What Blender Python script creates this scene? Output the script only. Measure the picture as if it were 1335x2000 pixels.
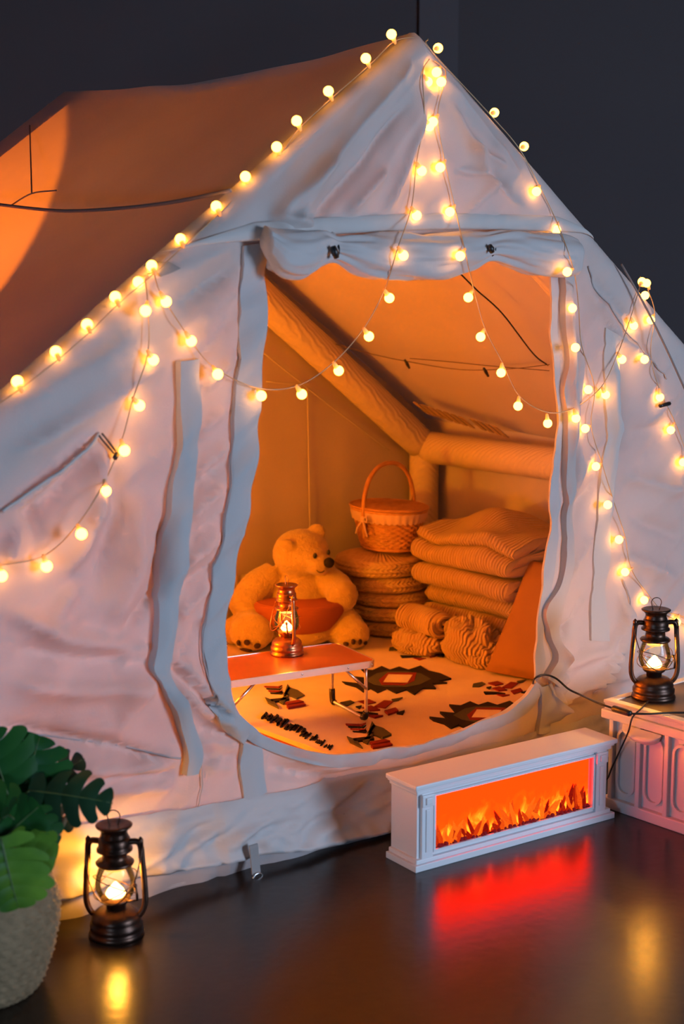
import bpy, bmesh, math, random
import numpy as np
from mathutils import Vector, Matrix
from mathutils.geometry import delaunay_2d_cdt
random.seed(4)
rng = np.random.default_rng(7)
for o in list(bpy.data.objects): bpy.data.objects.remove(o)
S = bpy.context.scene
COL = S.collection
PI = math.pi

# ------------------------------------------------------------------ camera, world, light, exposure
# world X runs along the tent's front wall, Y from the front wall to the back of the tent, Z up
F = 2980.0; EYE = np.array([-2.4465, -2.7790, 1.40]); YAW = math.radians(-40); PITCH = math.atan(478 / F)
cd = bpy.data.cameras.new('camera'); cam = bpy.data.objects.new('camera', cd); COL.objects.link(cam)
cam.location = EYE; cam.rotation_euler = (PI / 2 - PITCH, 0, YAW)
cd.sensor_fit = 'VERTICAL'; cd.sensor_height = 36; cd.lens = F / 2000 * 36; cd.clip_start = 0.05
cd.dof.use_dof = True; cd.dof.focus_distance = 4.15; cd.dof.aperture_fstop = 3.2
S.camera = cam

wd = bpy.data.worlds.new('world'); S.world = wd; wd.use_nodes = True
wb = wd.node_tree.nodes['Background']; wb.inputs[0].default_value = (0.50, 0.50, 0.72, 1); wb.inputs[1].default_value = 0.030

def light(name, kind, loc, power, color, size=0.1, target=None, sizey=None):
    d = bpy.data.lights.new(name, kind); d.energy = power; d.color = color
    if kind == 'AREA':
        d.size = size
        if sizey: d.shape = 'RECTANGLE'; d.size_y = sizey
    else: d.shadow_soft_size = size
    o = bpy.data.objects.new(name, d); COL.objects.link(o); o.location = loc
    if target: o.rotation_euler = (Vector(target) - Vector(loc)).to_track_quat('-Z', 'Y').to_euler()
    return o
# added cool fill area lights out of frame; no window stands behind them
light('cool_fill', 'AREA', (1.5, -5.2, 1.35), 188, (0.57, 0.74, 1.0), 1.5, (0.0, 0, 0.85), 1.5)
light('cool_fill_left', 'AREA', (-4.3, -1.9, 0.40), 30, (0.38, 0.66, 1.0), 1.0, (-0.1, -0.2, 0.3), 0.6)
# warm lamps standing inside the tent, behind the left half of the front wall
tl_ = light('tent_lamp', 'SPOT', (-0.45, 1.22, 0.55), 47, (1.0, 0.36, 0.003), 0.08, (0.65, 0.55, 0.95))
tl_.data.spot_size = math.radians(140); tl_.data.spot_blend = 0.5
sp = light('tent_spot', 'SPOT', (-0.4, 1.3, 0.20), 640, (1.0, 0.20, 0.002), 0.012, (-1.128, 1.739, 0.726))
sp.data.spot_size = math.radians(136.4); sp.data.spot_blend = 0.015
vs = S.view_settings
vs.view_transform = 'Standard'; vs.look = 'None'; vs.exposure = 0.0; vs.gamma = 1.0; vs.use_curve_mapping = False

# ------------------------------------------------------------------ photo pixel -> place
_fw = np.array([math.sin(-YAW) * math.cos(PITCH), math.cos(YAW) * math.cos(PITCH), -math.sin(PITCH)])
_rt = np.array([math.cos(YAW), math.sin(YAW), 0.0])
_up = np.cross(_rt, _fw)
def ray(x, y): return _fw + _rt * (x - 667.5) / F - _up * (y - 1000) / F
def on(axis, val, x, y):
    d = ray(x, y); i = 'xyz'.index(axis); return EYE + d * (val - EYE[i]) / d[i]
def onF(x, y, w=0.0): return on('y', w, x, y)
def onZ(x, y, z=0.0): return on('z', z, x, y)
def uzF(pts): return np.array([onF(x, y)[[0, 2]] for x, y in pts])

# ------------------------------------------------------------------ materials
def mat(name, col, rough=0.6, metal=0.0, bump=None, noise=None, trans=0.0, sheen=0.0, emit=None, spec=0.5, wave=None, coat=0.0):
    m = bpy.data.materials.new(name); m.use_nodes = True; nt = m.node_tree; N = nt.nodes; L = nt.links
    b = N['Principled BSDF']; out = N['Material Output']
    b.inputs['Base Color'].default_value = (*col, 1); b.inputs['Roughness'].default_value = rough
    b.inputs['Metallic'].default_value = metal; b.inputs['Specular IOR Level'].default_value = spec
    b.inputs['Coat Weight'].default_value = coat
    if sheen: b.inputs['Sheen Weight'].default_value = sheen
    tc = N.new('ShaderNodeTexCoord')
    colsock = None
    if noise:                                   # (scale, other colour, low, high)
        t = N.new('ShaderNodeTexNoise'); t.inputs['Scale'].default_value = noise[0]; t.inputs['Detail'].default_value = 6
        L.new(tc.outputs['Object'], t.inputs['Vector'])
        r = N.new('ShaderNodeMapRange'); r.inputs[1].default_value = noise[2]; r.inputs[2].default_value = noise[3]
        L.new(t.outputs['Fac'], r.inputs[0])
        mx = N.new('ShaderNodeMix'); mx.data_type = 'RGBA'
        mx.inputs[6].default_value = (*col, 1); mx.inputs[7].default_value = (*noise[1], 1)
        L.new(r.outputs[0], mx.inputs[0]); L.new(mx.outputs[2], b.inputs['Base Color']); colsock = mx.outputs[2]
    nrm = None
    if bump:                                    # (scale, strength, distance)
        t = N.new('ShaderNodeTexNoise'); t.inputs['Scale'].default_value = bump[0]; t.inputs['Detail'].default_value = 4
        L.new(tc.outputs['Object'], t.inputs['Vector'])
        bp = N.new('ShaderNodeBump'); bp.inputs['Strength'].default_value = bump[1]; bp.inputs['Distance'].default_value = bump[2]
        L.new(t.outputs['Fac'], bp.inputs['Height']); nrm = bp.outputs[0]
    if wave:                                    # (scale, axis, strength, distance, distortion)
        t = N.new('ShaderNodeTexWave'); t.inputs['Scale'].default_value = wave[0]; t.bands_direction = wave[1]
        t.inputs['Distortion'].default_value = wave[4]; t.inputs['Detail'].default_value = 1
        L.new(tc.outputs['Object'], t.inputs['Vector'])
        bp = N.new('ShaderNodeBump'); bp.inputs['Strength'].default_value = wave[2]; bp.inputs['Distance'].default_value = wave[3]
        L.new(t.outputs['Fac'], bp.inputs['Height'])
        if nrm: L.new(nrm, bp.inputs['Normal'])
        nrm = bp.outputs[0]
    if nrm: L.new(nrm, b.inputs['Normal'])
    if emit:
        b.inputs['Emission Color'].default_value = (*emit[0], 1); b.inputs['Emission Strength'].default_value = emit[1]
    if trans:
        tr = N.new('ShaderNodeBsdfTranslucent'); tr.inputs[0].default_value = (*col, 1)
        if colsock: L.new(colsock, tr.inputs[0])
        if nrm: L.new(nrm, tr.inputs['Normal'])
        ms = N.new('ShaderNodeMixShader'); ms.inputs[0].default_value = trans
        L.new(b.outputs[0], ms.inputs[1]); L.new(tr.outputs[0], ms.inputs[2]); L.new(ms.outputs[0], out.inputs[0])
    return m
M = {}
CAN = (0.62, 0.555, 0.53)
M['canvas'] = mat('canvas', CAN, 0.85, bump=(420, 0.25, 0.002), noise=(3.0, (0.56, 0.50, 0.48), 0.4, 0.7), trans=0.13, spec=0.15)
M['canvas_roof'] = mat('canvas_roof', CAN, 0.85, bump=(420, 0.25, 0.002), noise=(3.0, (0.57, 0.51, 0.49), 0.4, 0.7), trans=0.20, spec=0.15)
M['trim'] = mat('trim_fabric', (0.52, 0.50, 0.505), 0.8, bump=(420, 0.25, 0.002), trans=0.03, spec=0.2)
M['hem'] = mat('hem_fabric', (0.60, 0.56, 0.54), 0.8, bump=(420, 0.25, 0.002), trans=0.06, spec=0.2)
M['skirt'] = mat('skirt_fabric', (0.56, 0.515, 0.505), 0.6, bump=(60, 0.25, 0.004), trans=0.02, spec=0.3)
M['tub'] = mat('tub_shaded_fabric', (0.34, 0.30, 0.30), 0.6, bump=(60, 0.2, 0.004))  # tub foot fabric, darkened: shade beneath the skirt is put into this colour
M['sleeve'] = mat('beam_sleeve', (0.58, 0.50, 0.45), 0.8, wave=(26, 'DIAGONAL', 0.35, 0.006, 3.0), spec=0.2)
M['groundsheet'] = mat('groundsheet', (0.33, 0.28, 0.25), 0.7, bump=(50, 0.2, 0.003))
M['webbing'] = mat('webbing', (0.30, 0.29, 0.29), 0.8, wave=(300, 'Z', 0.3, 0.001, 0))
M['stitch'] = mat('stitching', (0.46, 0.42, 0.42), 0.9)
M['black'] = mat('black_plastic', (0.012, 0.011, 0.012), 0.4)
M['cord'] = mat('cord', (0.10, 0.075, 0.065), 0.8)
M['rope'] = mat('grey_rope', (0.26, 0.19, 0.17), 0.9)
M['steel'] = mat('steel', (0.65, 0.65, 0.66), 0.25, 1.0)
M['wire'] = mat('string_wire', (0.55, 0.36, 0.20), 0.35, 0.2)
M['socket'] = mat('bulb_socket', (0.75, 0.55, 0.30), 0.3, trans=0.3)
M['wood'] = mat('table_wood', (0.42, 0.10, 0.03), 0.32, noise=(5, (0.32, 0.06, 0.02), 0.35, 0.7), coat=0.3)
M['alu'] = mat('aluminium', (0.80, 0.78, 0.74), 0.32, 1.0, bump=(200, 0.03, 0.001))
M['fur'] = mat('plush_fur', (0.48, 0.35, 0.13), 0.95, bump=(170, 0.7, 0.006), noise=(16, (0.42, 0.29, 0.10), 0.35, 0.7), sheen=0.5, spec=0.1)
M['knit'] = mat('rust_knit', (0.34, 0.10, 0.05), 0.95, wave=(55, 'Z', 0.5, 0.004, 0.6), spec=0.1)
M['nose'] = mat('nose_felt', (0.012, 0.009, 0.008), 0.7, spec=0.2)
M['pad'] = mat('paw_felt', (0.035, 0.012, 0.008), 0.9)
M['straw'] = mat('straw', (0.56, 0.40, 0.20), 0.85, bump=(160, 0.5, 0.003), noise=(40, (0.46, 0.31, 0.15), 0.35, 0.7))
M['wicker'] = mat('wicker', (0.50, 0.25, 0.09), 0.55, bump=(120, 0.3, 0.002), noise=(30, (0.36, 0.16, 0.05), 0.35, 0.7))
M['lace'] = mat('lace_cloth', (0.62, 0.44, 0.38), 0.9, bump=(220, 0.4, 0.002), trans=0.1)
M['blanket'] = mat('blanket_knit', (0.62, 0.40, 0.18), 0.97, bump=(140, 0.5, 0.004), wave=(24, 'Y', 1.0, 0.010, 0.8), sheen=0.3, spec=0.1)
M['pillow'] = mat('pillow_cotton', (0.30, 0.15, 0.055), 0.9, bump=(300, 0.2, 0.002), spec=0.1)
M['rug'] = mat('rug_cotton', (0.74, 0.62, 0.50), 0.95, bump=(260, 0.5, 0.002), noise=(9, (0.68, 0.55, 0.43), 0.35, 0.7), spec=0.1)
M['rug_black'] = mat('rug_black', (0.022, 0.018, 0.02), 0.95, bump=(260, 0.5, 0.002), spec=0.1)
M['rug_grey'] = mat('rug_grey', (0.075, 0.075, 0.06), 0.95, bump=(260, 0.5, 0.002), spec=0.1)
M['rug_red'] = mat('rug_red', (0.20, 0.025, 0.02), 0.95, bump=(260, 0.5, 0.002), spec=0.1)
M['mattress'] = mat('pad_red', (0.42, 0.12, 0.06), 0.8)
M['white'] = mat('white_paint', (0.74, 0.75, 0.78), 0.42, bump=(12, 0.04, 0.004))
M['crate'] = mat('white_plastic', (0.72, 0.71, 0.70), 0.4, bump=(30, 0.03, 0.002))
M['darkwood'] = mat('dark_lid', (0.10, 0.065, 0.045), 0.38, noise=(7, (0.06, 0.04, 0.03), 0.35, 0.7))
M['bronze'] = mat('aged_bronze', (0.11, 0.055, 0.035), 0.36, 0.85, bump=(60, 0.08, 0.001), noise=(25, (0.045, 0.026, 0.02), 0.4, 0.65))
M['copper'] = mat('copper', (0.46, 0.20, 0.09), 0.3, 0.95, bump=(60, 0.08, 0.001), noise=(25, (0.22, 0.08, 0.035), 0.45, 0.7))
M['leaf'] = mat('monstera_leaf', (0.011, 0.080, 0.016), 0.42, noise=(11, (0.024, 0.115, 0.018), 0.35, 0.7), spec=0.25, trans=0.12, bump=(22, 0.2, 0.004))
M['leaf_light'] = mat('young_leaf', (0.055, 0.155, 0.016), 0.42, spec=0.25, noise=(11, (0.14, 0.30, 0.03), 0.35, 0.7), trans=0.12, bump=(22, 0.2, 0.004))
M['leaf_dark'] = mat('dark_leaf', (0.008, 0.04, 0.016), 0.4, noise=(11, (0.014, 0.06, 0.02), 0.35, 0.7), trans=0.04, bump=(22, 0.2, 0.004))
M['stem'] = mat('plant_stem', (0.09, 0.14, 0.04), 0.5)
M['seagrass'] = mat('seagrass', (0.27, 0.18, 0.095), 0.85, bump=(150, 0.5, 0.003), noise=(45, (0.20, 0.13, 0.065), 0.35, 0.7))
M['soil'] = mat('soil', (0.03, 0.02, 0.015), 0.95, bump=(60, 0.8, 0.01))
M['coal'] = mat('ember_coal', (0.05, 0.012, 0.016), 0.8, spec=0.1, emit=((0.5, 0.01, 0.012), 0.25))
M['wall'] = mat('wall_paint', (0.098, 0.080, 0.085), 0.8, bump=(60, 0.05, 0.002), noise=(0.7, (0.085, 0.068, 0.075), 0.35, 0.7))
M['trimwall'] = mat('column_paint', (0.125, 0.108, 0.118), 0.75)

def emission(name, col, strength, sampling=True):
    m = bpy.data.materials.new(name); m.use_nodes = True; nt = m.node_tree; nt.nodes.clear()
    e = nt.nodes.new('ShaderNodeEmission'); e.inputs[0].default_value = (*col, 1); e.inputs[1].default_value = strength
    o = nt.nodes.new('ShaderNodeOutputMaterial'); nt.links.new(e.outputs[0], o.inputs[0]); return m
M['bulb'] = emission('bulb_glow', (1.0, 0.38, 0.036), 20.0)
M['flame'] = emission('flame_glow', (1.0, 0.55, 0.14), 14.0)
M['pilot'] = emission('reflector_glow', (1.0, 0.55, 0.12), 1.6)
def glass():
    m = bpy.data.materials.new('lantern_glass'); m.use_nodes = True; nt = m.node_tree; nt.nodes.clear(); N = nt.nodes
    t = N.new('ShaderNodeBsdfTransparent'); t.inputs[0].default_value = (0.97, 0.95, 0.92, 1)
    g = N.new('ShaderNodeBsdfGlossy'); g.inputs['Roughness'].default_value = 0.06
    fr = N.new('ShaderNodeFresnel'); fr.inputs[0].default_value = 1.35
    mx = N.new('ShaderNodeMixShader'); o = N.new('ShaderNodeOutputMaterial')
    nt.links.new(fr.outputs[0], mx.inputs[0]); nt.links.new(t.outputs[0], mx.inputs[1]); nt.links.new(g.outputs[0], mx.inputs[2])
    nt.links.new(mx.outputs[0], o.inputs[0]); return m
M['glass'] = glass()
def floor_mat():
    m = mat('polished_concrete', (0.040, 0.028, 0.022), 0.3, spec=0.5); nt = m.node_tree; N = nt.nodes; L = nt.links; b = N['Principled BSDF']
    tc = N.new('ShaderNodeTexCoord')
    a = N.new('ShaderNodeTexNoise'); a.inputs['Scale'].default_value = 2.3; a.inputs['Detail'].default_value = 8; a.inputs['Roughness'].default_value = 0.65
    c = N.new('ShaderNodeTexNoise'); c.inputs['Scale'].default_value = 38; c.inputs['Detail'].default_value = 6
    for t in (a, c): L.new(tc.outputs['Object'], t.inputs['Vector'])
    r = N.new('ShaderNodeValToRGB'); r.color_ramp.elements[0].position = 0.35; r.color_ramp.elements[1].position = 0.72
    r.color_ramp.elements[0].color = (0.012, 0.007, 0.005, 1); r.color_ramp.elements[1].color = (0.030, 0.019, 0.014, 1)
    L.new(a.outputs['Fac'], r.inputs[0]); L.new(r.outputs[0], b.inputs['Base Color'])
    q = N.new('ShaderNodeMapRange'); q.inputs[3].default_value = 0.17; q.inputs[4].default_value = 0.33; b.inputs['Specular IOR Level'].default_value = 0.42
    L.new(a.outputs['Fac'], q.inputs[0]); L.new(q.outputs[0], b.inputs['Roughness'])
    bp = N.new('ShaderNodeBump'); bp.inputs['Strength'].default_value = 0.10; bp.inputs['Distance'].default_value = 0.004
    L.new(c.outputs['Fac'], bp.inputs['Height']); L.new(bp.outputs[0], b.inputs['Normal'])
    return m
M['floor'] = floor_mat()
def fire_mat():
    m = bpy.data.materials.new('fire_screen'); m.use_nodes = True; nt = m.node_tree; nt.nodes.clear(); N = nt.nodes; L = nt.links
    tc = N.new('ShaderNodeTexCoord'); sx = N.new('ShaderNodeSeparateXYZ'); L.new(tc.outputs['Generated'], sx.inputs[0])
    mp = N.new('ShaderNodeMapping'); mp.inputs['Scale'].default_value = (15, 1, 3.2); L.new(tc.outputs['Generated'], mp.inputs[0])
    n = N.new('ShaderNodeTexNoise'); n.inputs['Scale'].default_value = 1.0; n.inputs['Detail'].default_value = 5; n.inputs['Distortion'].default_value = 0.9
    L.new(mp.outputs[0], n.inputs['Vector'])
    # height + noise -> flame colour: yellow tongues low down, plain orange above
    k = N.new('ShaderNodeMath'); k.operation = 'MULTIPLY_ADD'; k.inputs[1].default_value = 0.85
    L.new(n.outputs['Fac'], k.inputs[0])
    inv = N.new('ShaderNodeMath'); inv.operation = 'MULTIPLY'; inv.inputs[1].default_value = -0.75; L.new(sx.outputs['Z'], inv.inputs[0])
    L.new(inv.outputs[0], k.inputs[2])
    r = N.new('ShaderNodeValToRGB'); e = r.color_ramp.elements
    e[0].position = 0.0; e[0].color = (1.0, 0.0086, 0.0003, 1); e[1].position = 0.42; e[1].color = (1.0, 0.066, 0.0033, 1)
    x = r.color_ramp.elements.new(0.17); x.color = (1.0, 0.011, 0.0003, 1)
    x = r.color_ramp.elements.new(0.27); x.color = (1.0, 0.025, 0.0008, 1)
    L.new(k.outputs[0], r.inputs[0])
    em = N.new('ShaderNodeEmission'); em.inputs[1].default_value = 11.0; L.new(r.outputs[0], em.inputs[0])
    o = N.new('ShaderNodeOutputMaterial'); L.new(em.outputs[0], o.inputs[0]); return m
M['fire'] = fire_mat()
def ember_mat():
    m = bpy.data.materials.new('ember_log'); m.use_nodes = True; nt = m.node_tree; nt.nodes.clear(); N = nt.nodes; L = nt.links
    tc = N.new('ShaderNodeTexCoord'); oi = N.new('ShaderNodeObjectInfo')
    ad = N.new('ShaderNodeVectorMath'); ad.operation = 'ADD'; L.new(tc.outputs['Object'], ad.inputs[0]); L.new(oi.outputs['Location'], ad.inputs[1])
    n = N.new('ShaderNodeTexNoise'); n.inputs['Scale'].default_value = 42; n.inputs['Detail'].default_value = 5; L.new(ad.outputs[0], n.inputs['Vector'])
    r = N.new('ShaderNodeValToRGB'); e = r.color_ramp.elements
    e[0].position = 0.34; e[0].color = (0.10, 0.001, 0.002, 1); e[1].position = 0.66; e[1].color = (1.0, 0.17, 0.008, 1)
    x = e.new(0.50); x.color = (0.62, 0.018, 0.002, 1)
    rm = N.new('ShaderNodeMath'); rm.operation = 'MULTIPLY_ADD'; rm.inputs[1].default_value = 0.34; rm.inputs[2].default_value = -0.17; L.new(oi.outputs['Random'], rm.inputs[0])
    sm = N.new('ShaderNodeMath'); sm.operation = 'ADD'; L.new(n.outputs['Fac'], sm.inputs[0]); L.new(rm.outputs[0], sm.inputs[1]); L.new(sm.outputs[0], r.inputs[0])
    em = N.new('ShaderNodeEmission'); em.inputs[1].default_value = 1.3; L.new(r.outputs[0], em.inputs[0])
    o = N.new('ShaderNodeOutputMaterial'); L.new(em.outputs[0], o.inputs[0]); return m
M['ember'] = ember_mat()

# ------------------------------------------------------------------ builders
def tag(o, label=None, cat=None, group=None, kind=None):
    for k, v in (('label', label), ('category', cat), ('group', group), ('kind', kind)):
        if v: o[k] = v
    return o
def thing(name, loc, label, cat, group=None, rz=0.0):
    o = bpy.data.objects.new(name, None); o.empty_display_size = 0.05; COL.objects.link(o)
    o.location = loc; o.rotation_euler = (0, 0, rz); return tag(o, label, cat, group)
def wpar(o, parent):                                  # mesh in world coordinates under an unrotated Empty
    o.parent = parent; o.location = -Vector(parent.location)
    if parent.parent: o.location = (0, 0, 0)
def obj(name, vf, m, parent=None, smooth=True, world=False, label=None):
    if isinstance(vf, bpy.types.Mesh): me = vf
    else:
        me = bpy.data.meshes.new(name); me.from_pydata([tuple(map(float, v)) for v in vf[0]], [], [tuple(int(i) for i in f) for f in vf[1]])
        me.materials.append(M[m] if isinstance(m, str) else m)
        if smooth: me.shade_smooth()
        me.update()
    o = bpy.data.objects.new(name, me); COL.objects.link(o)
    if parent is not None:
        o.parent = parent
        if world: o.location = -Vector(parent.location)
    if label: o['label'] = label
    return o
def join(*parts):
    V = []; Fc = []
    for v, f in parts:
        n = len(V); V += [tuple(p) for p in v]; Fc += [tuple(i + n for i in q) for q in f]
    return V, Fc
def grid(P, closeu=False, closev=False):              # P: (n,m,3)
    n, m = P.shape[:2]; V = P.reshape(-1, 3); Fc = []
    for i in range(n if closeu else n - 1):
        for j in range(m if closev else m - 1):
            a, b = i, (i + 1) % n; c, d = j, (j + 1) % m
            Fc.append((a * m + c, b * m + c, b * m + d, a * m + d))
    return V, Fc
def box(x0, x1, y0, y1, z0, z1, bev=0.0):
    bm = bmesh.new(); bmesh.ops.create_cube(bm, size=1)
    for v in bm.verts: v.co = Vector(((x0 + x1) / 2 + v.co.x * (x1 - x0), (y0 + y1) / 2 + v.co.y * (y1 - y0), (z0 + z1) / 2 + v.co.z * (z1 - z0)))
    if bev: bmesh.ops.bevel(bm, geom=bm.edges[:], offset=bev, segments=2, affect='EDGES', profile=0.6)
    bm.verts.index_update(); V = [tuple(v.co) for v in bm.verts]; Fc = [tuple(v.index for v in f.verts) for f in bm.faces]; bm.free(); return V, Fc
def prism(poly, axis, a, b):                          # poly: 2D points, extruded from a to b along axis
    n = len(poly); mk = {'x': lambda p, t: (t, p[0], p[1]), 'y': lambda p, t: (p[0], t, p[1]), 'z': lambda p, t: (p[0], p[1], t)}[axis]
    V = [mk(p, a) for p in poly] + [mk(p, b) for p in poly]
    return V, [tuple(range(n))[::-1], tuple(range(n, 2 * n))] + [(i, (i + 1) % n, n + (i + 1) % n, n + i) for i in range(n)]
def lathe(prof, n=40, sx=1.0, sy=1.0, cap=True):
    P = np.array([[(r * math.cos(2 * PI * k / n) * sx, r * math.sin(2 * PI * k / n) * sy, z) for k in range(n)] for r, z in prof])
    V, Fc = grid(P, closev=True)
    Fc = [f[::-1] for f in Fc]
    if cap:
        if prof[0][0] > 1e-6: Fc.append(tuple(range(n))[::-1])
        if prof[-1][0] > 1e-6: Fc.append(tuple((len(prof) - 1) * n + k for k in range(n)))
    return V, Fc
def smooth_path(pts, k=8, closed=False):              # Catmull-Rom
    p = np.array(pts, float)
    if closed: q = np.vstack([p[-1], p, p[0], p[1]])
    else: q = np.vstack([2 * p[0] - p[1], p, 2 * p[-1] - p[-2]])
    out = []
    for i in range(1, len(q) - 2):
        for t in np.arange(k) / k:
            a, b, c, d = q[i - 1:i + 3]
            out.append(0.5 * (2 * b + (c - a) * t + (2 * a - 5 * b + 4 * c - d) * t * t + (3 * b - a - 3 * c + d) * t ** 3))
    if not closed: out.append(p[-1])
    return np.array(out)
def tube(path, rad, n=8, closed=False, cap=True):
    p = np.array(path, float); m = len(p); r = np.full(m, rad) if np.isscalar(rad) else np.array(rad, float)
    t = np.gradient(p, axis=0) if not closed else np.roll(p, -1, 0) - np.roll(p, 1, 0)
    t /= np.linalg.norm(t, axis=1)[:, None] + 1e-12
    ref = np.array([0, 0, 1.0]) if abs(t[0][2]) < 0.9 else np.array([1.0, 0, 0])
    nn = np.cross(t[0], ref); nn /= np.linalg.norm(nn); rows = []
    for i in range(m):
        nn = nn - t[i] * np.dot(nn, t[i]); nn /= np.linalg.norm(nn) + 1e-12; bb = np.cross(t[i], nn)
        rows.append([p[i] + r[i] * (math.cos(2 * PI * k / n) * nn + math.sin(2 * PI * k / n) * bb) for k in range(n)])
    V, Fc = grid(np.array(rows), closeu=closed, closev=True)
    if cap and not closed: Fc += [tuple(range(n)), tuple((m - 1) * n + k for k in range(n))[::-1]]
    return V, Fc
def ball(c, r, nu=20, nv=12, R=None):
    r = (r, r, r) if np.isscalar(r) else r
    V = []
    for i in range(nv + 1):
        for j in range(nu):
            a = PI * i / nv; b = 2 * PI * j / nu
            v = Vector((r[0] * math.sin(a) * math.cos(b), r[1] * math.sin(a) * math.sin(b), r[2] * math.cos(a)))
            if R: v = R @ v
            V.append((c[0] + v.x, c[1] + v.y, c[2] + v.z))
    Fc = [(i * nu + j, (i + 1) * nu + j, (i + 1) * nu + (j + 1) % nu, i * nu + (j + 1) % nu) for i in range(nv) for j in range(nu)]
    return V, Fc
def vnoise(x, y, seed=0):                             # smooth value noise, numpy
    x = np.asarray(x, float); y = np.asarray(y, float)
    xi = np.floor(x).astype(int); yi = np.floor(y).astype(int); fx = x - xi; fy = y - yi
    fx = fx * fx * (3 - 2 * fx); fy = fy * fy * (3 - 2 * fy)
    def h(a, b):
        n = (a * 374761393 + b * 668265263 + seed * 974711) & 0x7fffffff
        n = ((n ^ (n >> 13)) * 1274126177) & 0x7fffffff
        return ((n ^ (n >> 16)) & 0xffff) / 65535.0 * 2 - 1
    return (h(xi, yi) * (1 - fx) + h(xi + 1, yi) * fx) * (1 - fy) + (h(xi, yi + 1) * (1 - fx) + h(xi + 1, yi + 1) * fx) * fy

# ------------------------------------------------------------------ the room
tag(obj('floor', box(-7, 9, -8, 12, -0.1, 0.0), 'floor', smooth=False), 'dark polished concrete floor', None, None, 'structure')
def wall_pts(d, a, b):                                # wall across the view, d metres in front of the camera
    f = np.array([math.sin(-YAW), math.cos(YAW), 0]); c = np.array([EYE[0], EYE[1], 0]) + f * d
    return c + _rt * a, c + _rt * b, f
def wall_slab(d, a, b, z0, z1, th):
    p, q, f = wall_pts(d, a, b)
    return prism([(p[0], p[1]), (q[0], q[1]), tuple((q + f * th)[:2]), tuple((p + f * th)[:2])], 'z', z0, z1)
tag(obj('wall_back', wall_slab(7.3, -6, 6, -0.1, 4.0, 0.15), 'wall', smooth=False), 'dark grey painted wall behind the tent', None, None, 'structure')
tag(obj('trim_1', wall_slab(7.282, 0.355, 0.535, 0.0, 4.0, 0.018), 'trimwall', smooth=False), 'shallow pilaster on the grey wall', None, None, 'structure')

# ------------------------------------------------------------------ the tent
AU, AZ, SL = 0.140, 1.962, 0.722                      # ridge position, ridge height, roof slope
UL, UR, DEP = -1.49, 1.75, 1.70                       # side walls and depth
EZ = AZ - SL * (UR - AU)                              # eave height
RB = 0.05                                            # radius of the air beams at the edges
tent = thing('canvas_tent', (AU, 0.85, 0), 'large beige inflatable canvas cabin tent with its front door rolled up', 'tent')

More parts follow.
